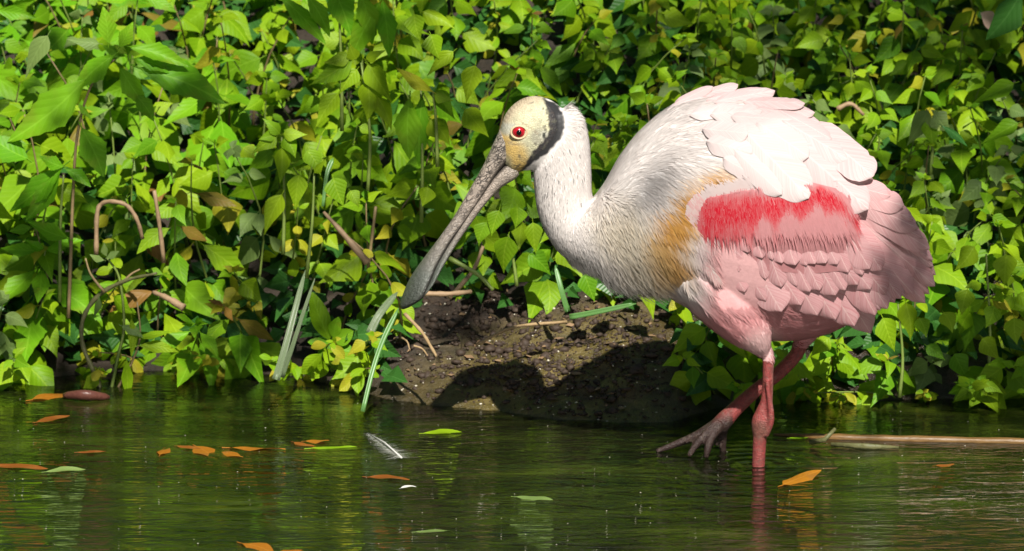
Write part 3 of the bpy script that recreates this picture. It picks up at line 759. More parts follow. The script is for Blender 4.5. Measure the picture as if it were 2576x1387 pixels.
# --- bill
def bill_part(name, st, mat):
    V = []; F = []; m = 20; a = cr(st, 8); cols = []
    for i, r in enumerate(a):
        p1 = P(r[0], r[1], r[5]); p2 = P(r[2], r[3], r[6]); c0 = (p1 + p2) / 2; ax = (p1 - p2) / 2; hw = r[4] * S
        t = i / (len(a) - 1)
        for k_ in range(m):
            q = 2 * math.pi * k_ / m; cq, sq = math.cos(q), math.sin(q)
            cq = math.copysign(abs(cq) ** .8, cq)
            V.append(c0 + ax * cq + Vector((0, hw * sq, 0))); cols.append((t, .5 + .5 * cq, 0))
    n = len(a)
    for i in range(n - 1):
        for k_ in range(m):
            k2 = (k_ + 1) % m; F.append((i * m + k_, i * m + k2, (i + 1) * m + k2, (i + 1) * m + k_))
    F.append(tuple(range(m))[::-1]); F.append(tuple((n - 1) * m + k_ for k_ in range(m)))
    o = mesh_obj(name, V, F, mat); set_color(o.data, np.array(cols)); to_bird(o); return o
def bill_mat(name, lower):
    k = NT(name)
    at = k.n('VertexColor'); at.layer_name = 'Col'; sp = k.n('SeparateColor'); k.l(at.outputs[0], sp.inputs[0])
    t, h = sp.outputs[0], sp.outputs[1]
    tc = k.n('TexCoord'); geo = tc.outputs['Object']
    mp = k.n('Mapping'); mp.inputs['Rotation'].default_value = (0, R(-58), 0); k.l(geo, mp.inputs[0])
    mp2 = k.n('Mapping'); mp2.inputs['Scale'].default_value = (1.25, .8, .55); k.l(mp.outputs[0], mp2.inputs[0])
    dn = k.n('TexNoise', Scale=260.0, Detail=3.0); k.l(geo, dn.inputs['Vector'])
    dv = k.n('VectorMath', operation='MULTIPLY_ADD'); k.l(dn.outputs['Color'], dv.inputs[0]); dv.inputs[1].default_value = (.006,) * 3; k.l(mp2.outputs[0], dv.inputs[2])
    vo = k.n('TexVoronoi', Scale=250.0, feature='DISTANCE_TO_EDGE'); k.l(dv.outputs[0], vo.inputs['Vector'])
    nz = k.n('TexNoise', Scale=180.0, Detail=4.0); k.l(geo, nz.inputs['Vector'])
    base = k.ramp(t, [(0.0, (.36, .31, .26)), (.3, (.38, .31, .26)), (.5, (.24, .21, .18)), (.66, (.10, .11, .095)), (1.0, (.05, .06, .048))])
    lines = k.math('MULTIPLY', k.ramp(vo.outputs['Distance'], [(.07, (1, 1, 1)), (.2, (0, 0, 0))]), k.ramp(t, [(.3, (1, 1, 1)), (.62, (0.1,) * 3)]))
    bk = k.n('TexNoise', Scale=120.0, Detail=2.0); k.l(geo, bk.inputs['Vector'])
    lines = k.math('MULTIPLY', lines, k.ramp(bk.outputs[0], [(.36, (.25,) * 3), (.55, (1, 1, 1))]))
    if lower: lines = k.math('MULTIPLY', lines, .4)
    lines = k.math('MULTIPLY', lines, k.ramp(h, [(.1, (.2,) * 3), (.3, (1, 1, 1))]))
    col = k.mix(k.math('MULTIPLY', lines, .9), base, (.025, .02, .018))
    edge = k.ramp(h, [(.14, (1, 1, 1)), (.26, (0, 0, 0))]) if not lower else k.ramp(h, [(.8, (0, 0, 0)), (.92, (1, 1, 1))])
    col = k.mix(k.math('MULTIPLY', edge, .85), col, (.02, .018, .016))
    mot = k.mix(k.math('MULTIPLY', nz.outputs[0], .25), col, (.05, .045, .04), 'MIX')
    wv = k.n('TexNoise', Scale=1.0, Detail=3.0); cb = k.n('CombineXYZ'); k.l(k.math('MULTIPLY', t, 7.0), cb.inputs[0]); k.l(k.math('MULTIPLY', h, 26.0), cb.inputs[1]); k.l(cb.outputs[0], wv.inputs['Vector'])
    streak = k.math('MULTIPLY', k.ramp(t, [(.6, (0, 0, 0)), (.78, (1, 1, 1))]), k.ramp(wv.outputs[0], [(.5, (0, 0, 0)), (.66, (.6,) * 3)]))
    mot = k.mix(streak, mot, (.015, .017, .014))
    k.l(mot, k.b.inputs['Base Color']); k.b.inputs['Roughness'].default_value = .42
    k.l(k.bump(k.math('ADD', k.math('MULTIPLY', k.math('MINIMUM', vo.outputs['Distance'], .2), 3.0), nz.outputs[0]), .6, .0012), k.b.inputs['Normal'])
    return k.m
MB1, MB2 = bill_mat('upper_bill_horn', False), bill_mat('lower_bill_horn', True)
bill_part('upper_bill', [(1257, 326, 1290, 394, 38, 0, 0), (1241, 360, 1281, 403, 36, 0, 0), (1216, 414, 1250, 438, 28, 0, 0), (1178, 482, 1212, 498, 23, 0, 0), (1142, 544, 1172, 556, 21, 0, 0), (1103, 600, 1132, 611, 24, -.001, -.002),
                         (1064, 652, 1102, 665, 34, .002, -.006), (1032, 698, 1084, 708, 44, .006, -.012), (1014, 738, 1066, 746, 44, .008, -.014), (1006, 764, 1036, 768, 28, .004, -.006), (1009, 777, 1018, 777, 8, 0, 0)], MB1)
bill_part('lower_bill', [(1290, 396, 1306, 440, 24, 0, 0), (1266, 416, 1292, 453, 27, 0, 0), (1238, 448, 1257, 475, 22, 0, 0), (1201, 503, 1217, 519, 19, 0, 0), (1163, 559, 1178, 572, 17, 0, 0), (1129, 611, 1144, 622, 19, 0, -.002),
                         (1096, 663, 1112, 676, 28, 0, -.008), (1074, 706, 1089, 717, 36, 0, -.013), (1050, 742, 1060, 750, 34, 0, -.012), (1029, 766, 1032, 769, 20, 0, -.005)], MB2)
# --- eye
def glossy(name, c_, rough):
    k = NT(name); tc = k.n('TexCoord'); nz = k.n('TexNoise', Scale=900.0); k.l(tc.outputs['Object'], nz.inputs['Vector'])
    k.l(k.mix(nz.outputs[0], c_, tuple(q * .6 for q in c_)), k.b.inputs['Base Color']); k.b.inputs['Roughness'].default_value = rough
    k.b.inputs['Coat Weight'].default_value = .8; k.b.inputs['Coat Roughness'].default_value = .03; return k.m
def ball(name, c0, r, sc, mat, parent=None):
    bm = bmesh.new(); bmesh.ops.create_uvsphere(bm, u_segments=24, v_segments=16, radius=r)
    bmesh.ops.scale(bm, vec=sc, verts=bm.verts); bmesh.ops.translate(bm, vec=c0, verts=bm.verts)
    me = bpy.data.meshes.new(name); bm.to_mesh(me); bm.free(); me.polygons.foreach_set('use_smooth', [True] * len(me.polygons)); me.materials.append(mat)
    return link(bpy.data.objects.new(name, me))
pe = P(1305, 333, 0); hit = bvh.ray_cast(Vector((pe.x, -1, pe.z)), Vector((0, 1, 0)))[0]
yE = hit.y if hit else -.02
EC = P(1305, 333, yE); EC.y = yE + .0022
eye = to_bird(ball('eye', EC, .0068, (1.02, .9, .95), glossy('red_iris', (.46, .008, .02), .2)))
PC = Vector((EC.x, EC.y - .0061, EC.z + .0002))
pu = ball('pupil', PC, .0026, (1, .34, 1), glossy('pupil_black', (.004, .004, .004), .08)); pu.parent = eye
ring = bmesh.new(); V = []; F = []
for i in range(32):
    q = 2 * math.pi * i / 32
    for j in range(8):
        p_ = 2 * math.pi * j / 8; rr = 1 + .0
        rx = .0075 + .0011 * math.cos(p_); rz = .0064 + .0011 * math.cos(p_)
        V.append(Vector((EC.x + rx * math.cos(q) * (1.05), EC.y - .0031 - .0011 * math.sin(p_), EC.z + rz * math.sin(q))))
for i in range(32):
    for j in range(8): F.append((i * 8 + j, ((i + 1) % 32) * 8 + j, ((i + 1) % 32) * 8 + (j + 1) % 8, i * 8 + (j + 1) % 8))
ring.free()
er = mesh_obj('eyelid', V, F, plain_mat('eyelid_skin', (.5, .34, .2), (.62, .5, .33), 500, .5)); er.parent = eye
#PLANTS
# ------------------------------------------------------------------ plants
def proj(p):
    d = Vector(p) - Vector((0, -D, CAMH)); f = d.y * _c - d.z * _s; up = d.y * _s + d.z * _c
    return CX + d.x / f / KP, CY - up / f / KP
def leaf_mesh(name, shape, ratio, droop, fold, seed, mat, serr=0.0, pet=.12):
    rr = random.Random(seed); n = 16 if serr else 10; V = []; F = []; UVs = []
    cols = (-1, -.5, 0, .5, 1); tw = rr.uniform(-.35, .35); curl = rr.uniform(-.3, .55); sw = rr.uniform(-.08, .08)
    for i in range(n + 1):
        t = i / n
        if shape == 'heart': h = (t / .26) ** .55 if t < .26 else max(0, (1 - (t - .26) / .74)) ** 1.18 * (1 + .12 * math.sin((t - .26) / .74 * math.pi))
        elif shape == 'lance': h = (t / .42) ** .85 if t < .42 else max(0, 1 - (t - .42) / .58) ** .85
        else: h = math.sin(math.pi * min(1, t * .97 + .03)) ** .7
        if serr and 0 < i < n: h *= 1 + (serr if i % 2 else -serr)
        for s_ in cols:
            y = h * ratio * .5 * s_
            z = -droop * t ** 1.8 + fold * abs(y) * (.35 + .65 * t) - curl * y * y * 4 + .012 * math.sin(t * 9 + seed + s_ * 2) * abs(s_)
            y2 = y + sw * math.sin(t * math.pi); a = tw * t
            V.append((t * (1 - .12 * droop * t), y2 * math.cos(a), z + y2 * math.sin(a))); UVs.append((t, .5 + s_ * .5 * max(h, .05)))
    m = 5
    for i in range(n):
        for j in range(m - 1): F.append((i * m + j, (i + 1) * m + j, (i + 1) * m + j + 1, i * m + j + 1))
    b = len(V)
    for x, zz in ((-pet, .0), (.05, 0)):
        for q in (0, 2.1, 4.2): V.append((x, .012 * math.cos(q), zz + .012 * math.sin(q) - .004)); UVs.append((.5, .5))
    for j in range(3): F.append((b + j, b + (j + 1) % 3, b + 3 + (j + 1) % 3, b + 3 + j))
    me = bpy.data.meshes.new(name); me.from_pydata(V, [], F); me.polygons.foreach_set('use_smooth', [True] * len(F))
    ul = me.uv_layers.new(name='UVMap')
    for lp in me.loops: ul.data[lp.index].uv = UVs[lp.vertex_index]
    me.materials.append(mat); me.update(); return me
def leaf_set(shape, ratio, mats, n, serr=0.0, droop=(.1, .45), fold=(.0, .16), seed=0):
    rr = random.Random(seed); out = []
    for mt in mats:
        for i in range(n): out.append(leaf_mesh('leaf', shape, ratio * rr.uniform(.85, 1.15), rr.uniform(*droop), rr.uniform(*fold), seed + i * 7 + 1, mt, serr))
    return out
L_HEART = leaf_set('heart', .64, [M_LIME, M_LIME, M_MID], 4, seed=10)
L_LIME = L_HEART[:8]
L_SLIM = leaf_set('lance', .46, [M_LIME, M_MID], 3, serr=.03, seed=270)
L_AGED = leaf_set('heart', .6, [M_YEL], 2, seed=290) + leaf_set('lance', .4, [leaf_mat('leaf_browned', (.20, .17, .02), (.26, .12, .03), spots=.8)], 2, seed=300)
L_MIDH = leaf_set('heart', .58, [M_MID], 4, seed=30)
L_YEL = leaf_set('heart', .7, [M_YEL, M_LIME], 3, seed=50)
L_SMALL = leaf_set('oval', .62, [M_LIME, M_YEL, M_LIME], 3, seed=70)
L_BROAD = leaf_set('lance', .42, [M_BROAD], 5, serr=.05, droop=(.05, .3), fold=(.1, .4), seed=90)
L_OVAL = leaf_set('oval', .45, [M_BROAD, M_MID], 3, seed=110)
L_PALE = leaf_set('heart', .66, [M_PALE], 4, seed=130)
L_DARK = leaf_set('lance', .5, [M_DARK], 3, seed=150)
L_DARKH = leaf_set('heart', .72, [M_DARK, M_MID], 3, seed=170)
L_ORANGE = leaf_set('lance', .4, [M_ORANGE], 4, droop=(-.05, .06), fold=(.05, .3), seed=190)
L_RUST = leaf_set('lance', .3, [M_RUST], 4, droop=(-.05, .06), fold=(.05, .25), seed=210)
L_FLATG = leaf_set('lance', .3, [M_PALE, M_LIME], 3, droop=(-.03, .05), fold=(.05, .2), seed=230)
L_BROWN = leaf_set('lance', .3, [M_BROWN], 2, seed=250)
HINT = (SUNV * 1.0 + Vector((0, -.75, .15))).normalized()
def put_leaf(parent, origin, base, d, L, mesh, hint=HINT, wid=1.0, name='leaf', roll=0.0):
    x = d.normalized(); z = hint - x * hint.dot(x)
    if z.length < .05: z = Vector((0, 0, 1)) - x * x.z
    z.normalize(); y = z.cross(x)
    y, z = y * math.cos(roll) + z * math.sin(roll), z * math.cos(roll) - y * math.sin(roll)
    o = bpy.data.objects.new(name, mesh); COL.objects.link(o); o.parent = parent
    b = base - origin; w2 = L * wid
    o.matrix_basis = Matrix(((x.x * L, y.x * w2, z.x * L, b.x), (x.y * L, y.y * w2, z.y * L, b.y), (x.z * L, y.z * w2, z.z * L, b.z), (0, 0, 0, 1)))
    return o
def stem_obj(parent, origin, pts, r0, r1, mat, name='stem', m=5):
    V = []; F = []; n = len(pts)
    tube(V, F, [Vector(p) - origin for p in pts], [r0 + (r1 - r0) * i / (n - 1) for i in range(n)], m)
    return mesh_obj(name, V, F, mat, parent)
U3 = lambda: Vector((random.gauss(0, 1), random.gauss(0, 1), random.gauss(0, 1)))
def weed(name, root, h, lean, meshes, leaf, nodes, label, cat, group, stem=M_STEM, droop=.45, small_top=True, side=0):
    p = empty(name, root, label, cat, group)
    pts = []; wob = Vector((random.uniform(-1, 1), random.uniform(-1, 1), 0)) * h * .1
    for i in range(6):
        t = i / 5; pts.append(root + Vector((lean[0] * t * t, lean[1] * t * t, h * t)) + wob * math.sin(t * 3.1))
    stem_obj(p, root, pts, .0011 + h * .003, .0007, stem)
    def at(t):
        f = t * 5; i = min(4, int(f)); return pts[i].lerp(pts[i + 1], f - i)
    az = random.uniform(0, 6.28)
    for k_ in range(nodes):
        t = .22 + .78 * (k_ + random.uniform(-.2, .2)) / max(1, nodes - 1); t = min(1, t)
        sz = leaf * (1 - .55 * max(0, (t - .6) / .4)) if small_top else leaf
        for q in (0, math.pi):
            a = az + q + random.gauss(0, .3)
            if math.sin(a) > .55 and random.random() < .65: a = -a
            el = .35 * (t - .4) - droop * random.uniform(.3, 1.3) if t < .93 else random.uniform(-.3, .5)
            d = Vector((math.cos(a), math.sin(a), el * 1.3)).normalized()
            L = sz * random.uniform(.75, 1.2)
            hint = (HINT + U3() * .26).normalized()
            base = at(t) + d * L * .16
            d2 = (d + Vector((0, -.12, -.32 * random.random()))).normalized()
            put_leaf(p, root, base, d2, L, random.choice(meshes), hint, roll=random.gauss(0, .2))
        az += math.pi / 2 + random.gauss(0, .25)
    if small_top:
        for q in range(3):
            a = random.uniform(0, 6.28); d = Vector((math.cos(a), math.sin(a) - .3, random.uniform(.1, .9))).normalized()
            put_leaf(p, root, pts[-1], d, leaf * random.uniform(.22, .38), random.choice(meshes), (HINT + U3() * .3).normalized())
    return p

# carpet of separate weeds over the bank
def region(u, v):
    if u > 2230 and v > 420: return 'to the right of the spoonbill tail'
    if u > 1560 and v < 330: return 'on the slope above the spoonbill back'
    if u > 1560: return 'in shade below and behind the spoonbill belly'
    if u > 1080: return 'behind the spoonbill head and neck' if v < 560 else 'on the mud edge under the spoonbill neck'
    if u > 620: return 'left of the long bill near the water' if v > 480 else 'at top centre left of the spoonbill head'
    if v > 560: return 'along the far left waterline'
    return 'in the tall upper left thicket'
KINDS = {
    'lime': ('heart_leaf_weed', 'lime green heart-leaved weed', L_HEART * 2 + L_SLIM[:3] + L_AGED[:1], (.040, .058), 'weed'),
    'mid': ('nettle_weed', 'mid green pointed-leaf weed', L_MIDH * 2 + L_LIME[:2] + L_SLIM * 2 + L_AGED, (.046, .068), 'weed'),
    'yellow': ('yellow_weed', 'small yellowing broad-leaved weed', L_YEL, (.026, .038), 'weed'),
    'small': ('creeping_herb', 'small round-leaved yellow-green herb', L_SMALL, (.018, .028), 'herb'),
    'broad': ('broadleaf_weed', 'fresh green long-leaved weed', L_BROAD, (.065, .095), 'weed'),
    'pale': ('pale_weed', 'greyish pale green pointed-leaf weed', L_PALE, (.038, .052), 'weed'),
}
count = 0; PLANTS = []
for row in range(40):
    yb = .012 if row == 0 else .03 + (row - 1) * .054
    if yb > 1.0: break
    x = -.60 + (row % 2) * .03
    while x < .60:
        xx = x + random.uniform(-.02, .02); m = mudness(xx); ey = edge_y(xx)
        off = yb + random.uniform(-.018, .018) * (row > 0)
        x += .060 if xx < .03 else .047
        if m > .5 and off < .19 + .05 * random.random(): continue
        if m > 0 and off < .12 * m: continue
        y = ey + off
        if y > 1.22: continue
        z = ground_z(xx, y, False)
        u, v = proj((xx, y, z + .06))
        if v < -130 or u < -160 or u > 2740: continue
        q = random.random()
        left = u < 640; low = v > 560
        if u > 1560:
            kd = 'lime' if q < .62 else ('small' if q < .76 else ('mid' if q < .9 else 'pale'))
        elif left:
            kd = 'mid' if q < .36 else ('lime' if q < .66 else ('broad' if q < .78 else ('pale' if q < .87 else 'small')))
        elif u < 1080 and low:
            kd = 'yellow' if q < .3 else ('small' if q < .66 else 'lime')
        else:
            kd = 'lime' if q < .6 else ('mid' if q < .84 else ('yellow' if q < .93 else 'small'))
        if row == 0: kd = 'small' if q < .6 else 'lime'
        nm, lb, ms, (l0, l1), ct = KINDS[kd]
        sh = 1.0 if u < 1300 else .8
        h = random.uniform(.10, .19) * sh * (.75 if kd in ('small', 'yellow') else 1) * (.5 if off < .07 else 1) * (.55 if row == 0 else 1)
        if u > 1700 and v > 700: h *= .8
        PLANTS.append((nm, lb, ct, Vector((xx, y, z - .004)), h, ms, random.uniform(l0, l1) * (1 if u < 1200 else (.84 if v < 620 else .9)), (5 if kd != 'small' else 6) + (u > 1200 and v < 620), u, v))
        count += 1
print('weeds', count)
LAND = [('the spoonbill eye', 1305, 333), ('the spoonbill crown', 1340, 235), ('the spoonbill nape', 1490, 480), ('the mid bill', 1150, 560), ('the bill tip', 1015, 775),
        ('the spoonbill back', 1840, 220), ('the spoonbill rump', 2120, 345), ('the tail tip', 2350, 720), ('the red wing band', 1950, 550), ('the feathered thigh', 1900, 850), ('the spoonbill breast', 1520, 700),
        ('the bent arch stalk', 300, 515), ('the leaning tan stick', 860, 590), ('the split reed blades', 735, 820), ('the drowned branch', 230, 840), ('the tall broadleaf top', 290, 150), ('the bright leaf whorl', 920, 180),
        ('the dark corner leaf', 2510, 40), ('the lower right bank', 2520, 950), ('the star-shaped sprig', 715, 345), ('the top edge broadleaf', 850, 60), ('the pale folded leaf', 2310, 320), ('the cane', 2250, 1080), ('the short stick end', 420, 750), ('the left picture edge', 0, 480), ('the top right edge', 2250, 20), ('the top centre edge', 1500, 20)]
DIRS = ['right of', 'above and right of', 'above', 'above and left of', 'left of', 'below and left of', 'below', 'below and right of']
def place_words(u, v):
    nm_, lu, lv = min(LAND, key=lambda q: (q[1] - u) ** 2 + (q[2] - v) ** 2)
    r_ = math.hypot(u - lu, v - lv)
    if r_ < 26: return 'right at ' + nm_
    k_ = int(round(math.atan2(lv - v, u - lu) / (math.pi / 4))) % 8
    return ('just ' if r_ < 85 else ('' if r_ < 170 else 'well ')) + DIRS[k_] + ' ' + nm_
by = {}
for q in PLANTS: by.setdefault(q[1] + ' ' + place_words(q[8], q[9]), []).append(q)
ORD = [['nearer', 'farther'], ['nearest', 'middle', 'farthest'], ['nearest', 'second nearest', 'third nearest', 'farthest']]
for lab, qs in by.items():
    qs.sort(key=lambda q: q[3].y)
    for i, (nm, lb, ct, rt, h, ms, lf, nd, u, v) in enumerate(qs):
        l2 = lab if len(qs) == 1 else (ORD[len(qs) - 2][i] + ' ' + lab if len(qs) <= 4 else lab)
        weed(nm, rt, h, (random.gauss(0, .03), (-.02 if h > .08 else -.06) - .05 * random.random()), ms, lf, nd, l2, ct, lb + 's on the bank', stem=M_STEM if random.random() < .8 else M_STEMR)

# plants that the photograph shows singly
def hero(name, label, cat, y, stem, leaves, meshes, smat=M_STEM, r=(.0022, .001)):
    sp = [P(a, b, y + (c_[0] if c_ else 0)) for a, b, *c_ in stem]
    root = sp[0].copy(); p = empty(name, root, label, cat)
    a = cr([tuple(q) for q in sp], 4) if len(sp) > 2 else [tuple(q) for q in sp]
    stem_obj(p, root, [Vector(q) for q in a], r[0], r[1], smat, m=6)
    for lf in leaves:
        bu, bv, tu, tv, wd = lf[:5]; ms = lf[5] if len(lf) > 5 and lf[5] else meshes; dy = lf[6] if len(lf) > 6 else -.012
        me = random.choice(ms)
        b = P(bu, bv, y - .004); t = P(tu, tv, y + dy); L = (t - b).length
        ratio = max(v.co.y for v in me.vertices) - min(v.co.y for v in me.vertices)
        put_leaf(p, root, b, t - b, L, me, (HINT + U3() * .12).normalized(), wid=wd * S * (1 + (y + D) / D * .0) / L / ratio)
    return p
hero('tall_broadleaf_plant', 'tall plant with large serrated lance leaves on a bare stem at upper left', 'plant', .40,
     [(172, 800), (178, 640), (184, 480), (196, 330), (232, 210), (288, 150)],
     [(215, 200, 14, 360, 112), (352, 172, 570, 258, 104), (300, 168, 378, 276, 62), (340, 238, 388, 306, 50), (325, 118, 478, 165, 56), (286, 140, 178, 222, 72), (272, 110, 262, 20, 58), (205, 322, 264, 448, 84),
      (300, 120, 330, 58, 46), (250, 110, 170, 92, 40, L_PALE), (195, 260, 235, 300, 20), (340, 150, 440, 176, 52), (120, 90, 55, 200, 56, L_PALE)], L_BROAD, M_STEMR)
hero('tall_broadleaf_plant', 'plant with long folded leaves pointing at the left picture edge, below the tall broadleaf', 'plant', .40,
     [(150, 760), (152, 560), (160, 440)], [(158, 418, 8, 532, 74), (150, 432, 60, 560, 62), (165, 425, 230, 470, 40), (160, 420, 100, 392, 46), (70, 400, -20, 330, 90), (172, 600, 70, 555, 58)], L_BROAD)
hero('tall_broadleaf_plant', 'broad long-leaved plant at the top edge, left of centre', 'plant', .46,
     [(860, 330), (858, 160), (850, -20)], [(706, -8, 826, 108, 58), (772, -10, 832, 96, 52), (832, -40, 884, 88, 82), (955, 5, 872, 165, 74), (962, 0, 978, 148, 62), (905, -20, 935, 120, 66)], L_BROAD)
hero('whorled_nettle', 'bright whorl of pointed heart leaves upper left of the spoonbill head', 'weed', .37,
     [(925, 480), (930, 330), (908, 158)], [(885, 150, 771, 212, 62), (898, 175, 852, 236, 54), (925, 205, 920, 312, 66), (925, 160, 994, 258, 66), (950, 245, 990, 330, 50), (896, 150, 884, 112, 40), (880, 140, 810, 152, 44), (850, 235, 790, 318, 56), (920, 150, 960, 120, 36)], L_LIME)
hero('whorled_nettle', 'plant with drooping long leaves just left of the spoonbill forehead', 'weed', .36,
     [(1060, 560), (1062, 400), (1058, 215)], [(1030, 248, 1022, 408, 82, L_BROAD), (1062, 242, 1052, 428, 66, L_BROAD), (1168, 276, 1240, 336, 70), (1080, 302, 1136, 364, 66), (1195, 165, 1172, 262, 58), (1083, 87, 1112, 150, 66), (1041, 36, 1056, 106, 56),
      (1062, 30, 1148, 68, 50), (1095, 228, 1150, 300, 54), (1140, 130, 1070, 190, 40)], L_LIME)
hero('blemished_weed', 'weed with one orange-stained pointed leaf behind the forehead of the spoonbill', 'weed', .345, [(1100, 420), (1096, 300), (1088, 230)], [(1090, 232, 998, 165, 42, [leaf_mesh('leaf', 'lance', .42, .1, .2, 5, M_YEL)]), (1092, 240, 1140, 250, 36, L_LIME)], L_LIME)
hero('star_weed', 'lime star-shaped sprig of pointed leaves left of the bill, above the two large heart leaves', 'weed', .36,
     [(712, 640), (715, 480), (708, 345)], [(704, 338, 668, 298, 36), (712, 338, 768, 332, 40), (695, 345, 634, 386, 46), (716, 345, 745, 398, 46), (708, 372, 702, 466, 46), (772, 378, 808, 442, 52), (690, 342, 650, 350, 30), (610, 372, 640, 400, 50)], L_LIME)
hero('heart_leaf_pair', 'two large yellow-green heart leaves hanging left of the bill tip stick', 'weed', .34,
     [(770, 700), (785, 560), (790, 436)], [(752, 440, 744, 532, 56), (838, 448, 866, 522, 64), (709, 490, 658, 592, 54), (880, 480, 905, 520, 40), (790, 436, 815, 400, 24), (1075, 470, 1060, 520, 50)], L_YEL[3:] + L_LIME)
hero('water_mint', 'fresh green plant with upright oval leaves at the water, right of the split reed', 'plant', .27 + edge_y(P(834, 858, .3).x) - .27 + .02,
     [(836, 935), (836, 900), (834, 856)], [(828, 852, 792, 736, 56), (836, 856, 885, 832, 46), (840, 862, 843, 932, 58), (806, 904, 752, 936, 40), (830, 862, 775, 858, 34), (845, 866, 890, 880, 36), (828, 860, 800, 900, 34), (840, 850, 850, 800, 34)], L_OVAL)
hero('hanging_leaf_weed', 'weed with large lit leaf hanging below the spoonbill breast', 'weed', .30,
     [(1590, 640), (1602, 660), (1606, 685)], [(1606, 688, 1648, 806, 62), (1540, 660, 1560, 740, 54, L_MIDH), (1470, 690, 1500, 760, 60, L_MIDH)], L_LIME)
hero('heart_leaf_weed', 'large heart-shaped leaf hanging beneath the bend of the spoonbill neck', 'weed', .36,
     [(1300, 720), (1290, 650), (1278, 590)], [(1278, 595, 1256, 690, 68), (1255, 530, 1235, 595, 50), (1300, 520, 1292, 575, 52), (1340, 560, 1350, 640, 52), (1225, 560, 1205, 620, 50, L_MIDH), (1330, 640, 1390, 690, 56, L_MIDH)], L_LIME)
hero('tail_side_weed', 'weed with big lit leaves just under the tail of the spoonbill', 'weed', .22,
     [(2262, 1000), (2270, 900), (2258, 765)], [(2220, 800, 2262, 886, 66), (2277, 762, 2296, 862, 56), (2372, 786, 2398, 838, 50), (2310, 800, 2330, 850, 44), (2086, 850, 2036, 894, 50), (2330, 870, 2380, 905, 40, L_MIDH)], L_LIME)
hero('right_edge_weed', 'weed with overlapping mid green leaves at the right picture edge beside the tail', 'weed', .27,
     [(2480, 1000), (2490, 850), (2480, 640)], [(2433, 728, 2418, 796, 56), (2530, 640, 2536, 724, 70), (2500, 770, 2478, 826, 52), (2450, 620, 2400, 680, 58), (2550, 800, 2560, 870, 60), (2470, 850, 2520, 905, 56), (2400, 890, 2440, 960, 60, L_MIDH), (2470, 950, 2420, 985, 44, L_MIDH)], L_MIDH + L_LIME)
hero('pale_leaf_weed', 'weed with drooping pale folded leaf above the tail at right', 'weed', .5,
     [(2340, 440), (2345, 350), (2330, 275)], [(2335, 278, 2272, 366, 56), (2350, 285, 2395, 330, 60), (2340, 300, 2350, 375, 56, L_LIME), (2550, 210, 2440, 250, 52, L_MIDH), (2560, 310, 2460, 345, 54, L_MIDH)], L_PALE)
hero('dark_strap_leaf_plant', 'dark green broad leaf leaning in at the upper right corner', 'plant', .62, [(2620, 60), (2600, 20), (2580, -40)], [(2570, -20, 2462, 92, 92)], L_DARK)
hero('dark_strap_leaf_plant', 'narrow dark blade above the tail at right', 'plant', .42, [(2360, 330), (2362, 322), (2366, 316)], [(2366, 316, 2440, 362, 24)], L_DARK)
o = empty('dry_leaf', P(2500, 70, .66), 'pinkish dry curled leaf in the upper right corner', 'dead leaf')
put_leaf(o, o.location, o.location, P(2468, 5, .62) - P(2500, 70, .66), .03, leaf_mesh('blade', 'oval', .6, .3, .5, 3, plain_mat('pink_dry_leaf', (.55, .34, .27), (.7, .5, .4), 90, .6)), name='blade', wid=1.1)

# reeds, stalks, sticks, twigs
def ribbon(name, pts, w0, w1, mat, label, cat, fold=.25, y_face=None):
    a = cr([tuple(p) for p in pts], 5); n = len(a); V = []; F = []; UVs = []
    for i, p in enumerate(a):
        t = (Vector(a[min(i + 1, n - 1)]) - Vector(a[max(i - 1, 0)])).normalized()
        vd = Vector((.25, -1, .2)).normalized(); sd = t.cross(vd).normalized(); nn = sd.cross(t)
        f = i / (n - 1); w_ = (w0 + (w1 - w0) * f) * .5 * (1 if f < .8 else max(.12, 1 - ((f - .8) / .2) ** 2 * .9))
        for q in (-1, -.4, 0, .4, 1):
            V.append(Vector(p) + sd * (w_ * q) + nn * (-fold * w_ * (1 - abs(q)))); UVs.append((f, .5 + q / 2))
        for q in (1, -1): V.append(Vector(p) + sd * (w_ * q) + nn * (-fold * w_ * (1 - abs(q)) - .0007)); UVs.append((f, .5 + q / 2))
    for i in range(n - 1):
        for j in range(7):
            j2 = (j + 1) % 7; F.append((i * 7 + j, i * 7 + j2, (i + 1) * 7 + j2, (i + 1) * 7 + j))
    F.append(tuple(range(7))[::-1]); F.append(tuple((n - 1) * 7 + q for q in range(7)))
    o = mesh_obj(name, V, F, mat); ul = o.data.uv_layers.new(name='UVMap')
    for lp in o.data.loops: ul.data[lp.index].uv = UVs[lp.vertex_index]
    return tag(o, label, cat)
ribbon('reed_blade', [P(694, 955, .20), P(716, 880, .21), P(742, 780, .23), P(768, 680, .26)], .0085, .005, M_REED, 'broad pale ribbed reed blade rising from the water, left of centre', 'reed')
ribbon('reed_blade', [P(708, 950, .205), P(736, 870, .205), P(762, 790, .21), P(792, 700, .22)], .0055, .003, M_REED, 'narrower ribbed reed blade leaning right behind the broad one', 'reed')
ribbon('reed_blade', [P(912, 1035, .12), P(938, 930, .14), P(965, 852, .16), P(1003, 775, .18)], .0045, .0055, M_REEDG, 'green bent grass blade between bill tip and water', 'reed')
ribbon('reed_blade', [P(930, 838, .30), P(955, 790, .31), P(1000, 735, .33)], .009, .007, M_REED, 'short cut reed stub left of the bill tip', 'reed')
ribbon('reed_blade', [P(1428, 785, .30), P(1412, 730, .30), P(1396, 668, .31)], .006, .005, M_REEDG, 'upright green blade under the spoonbill breast', 'reed')
ribbon('reed_blade', [P(1432, 798, .29), P(1500, 785, .285), P(1600, 764, .28)], .006, .005, M_REEDG, 'green blade lying flat on the mud under the breast', 'reed')
ribbon('reed_blade', [P(812, 520, .36), P(822, 440, .37), P(838, 398, .38)], .003, .006, M_REEDG, 'thin upright grass blade above the tan stick', 'reed')
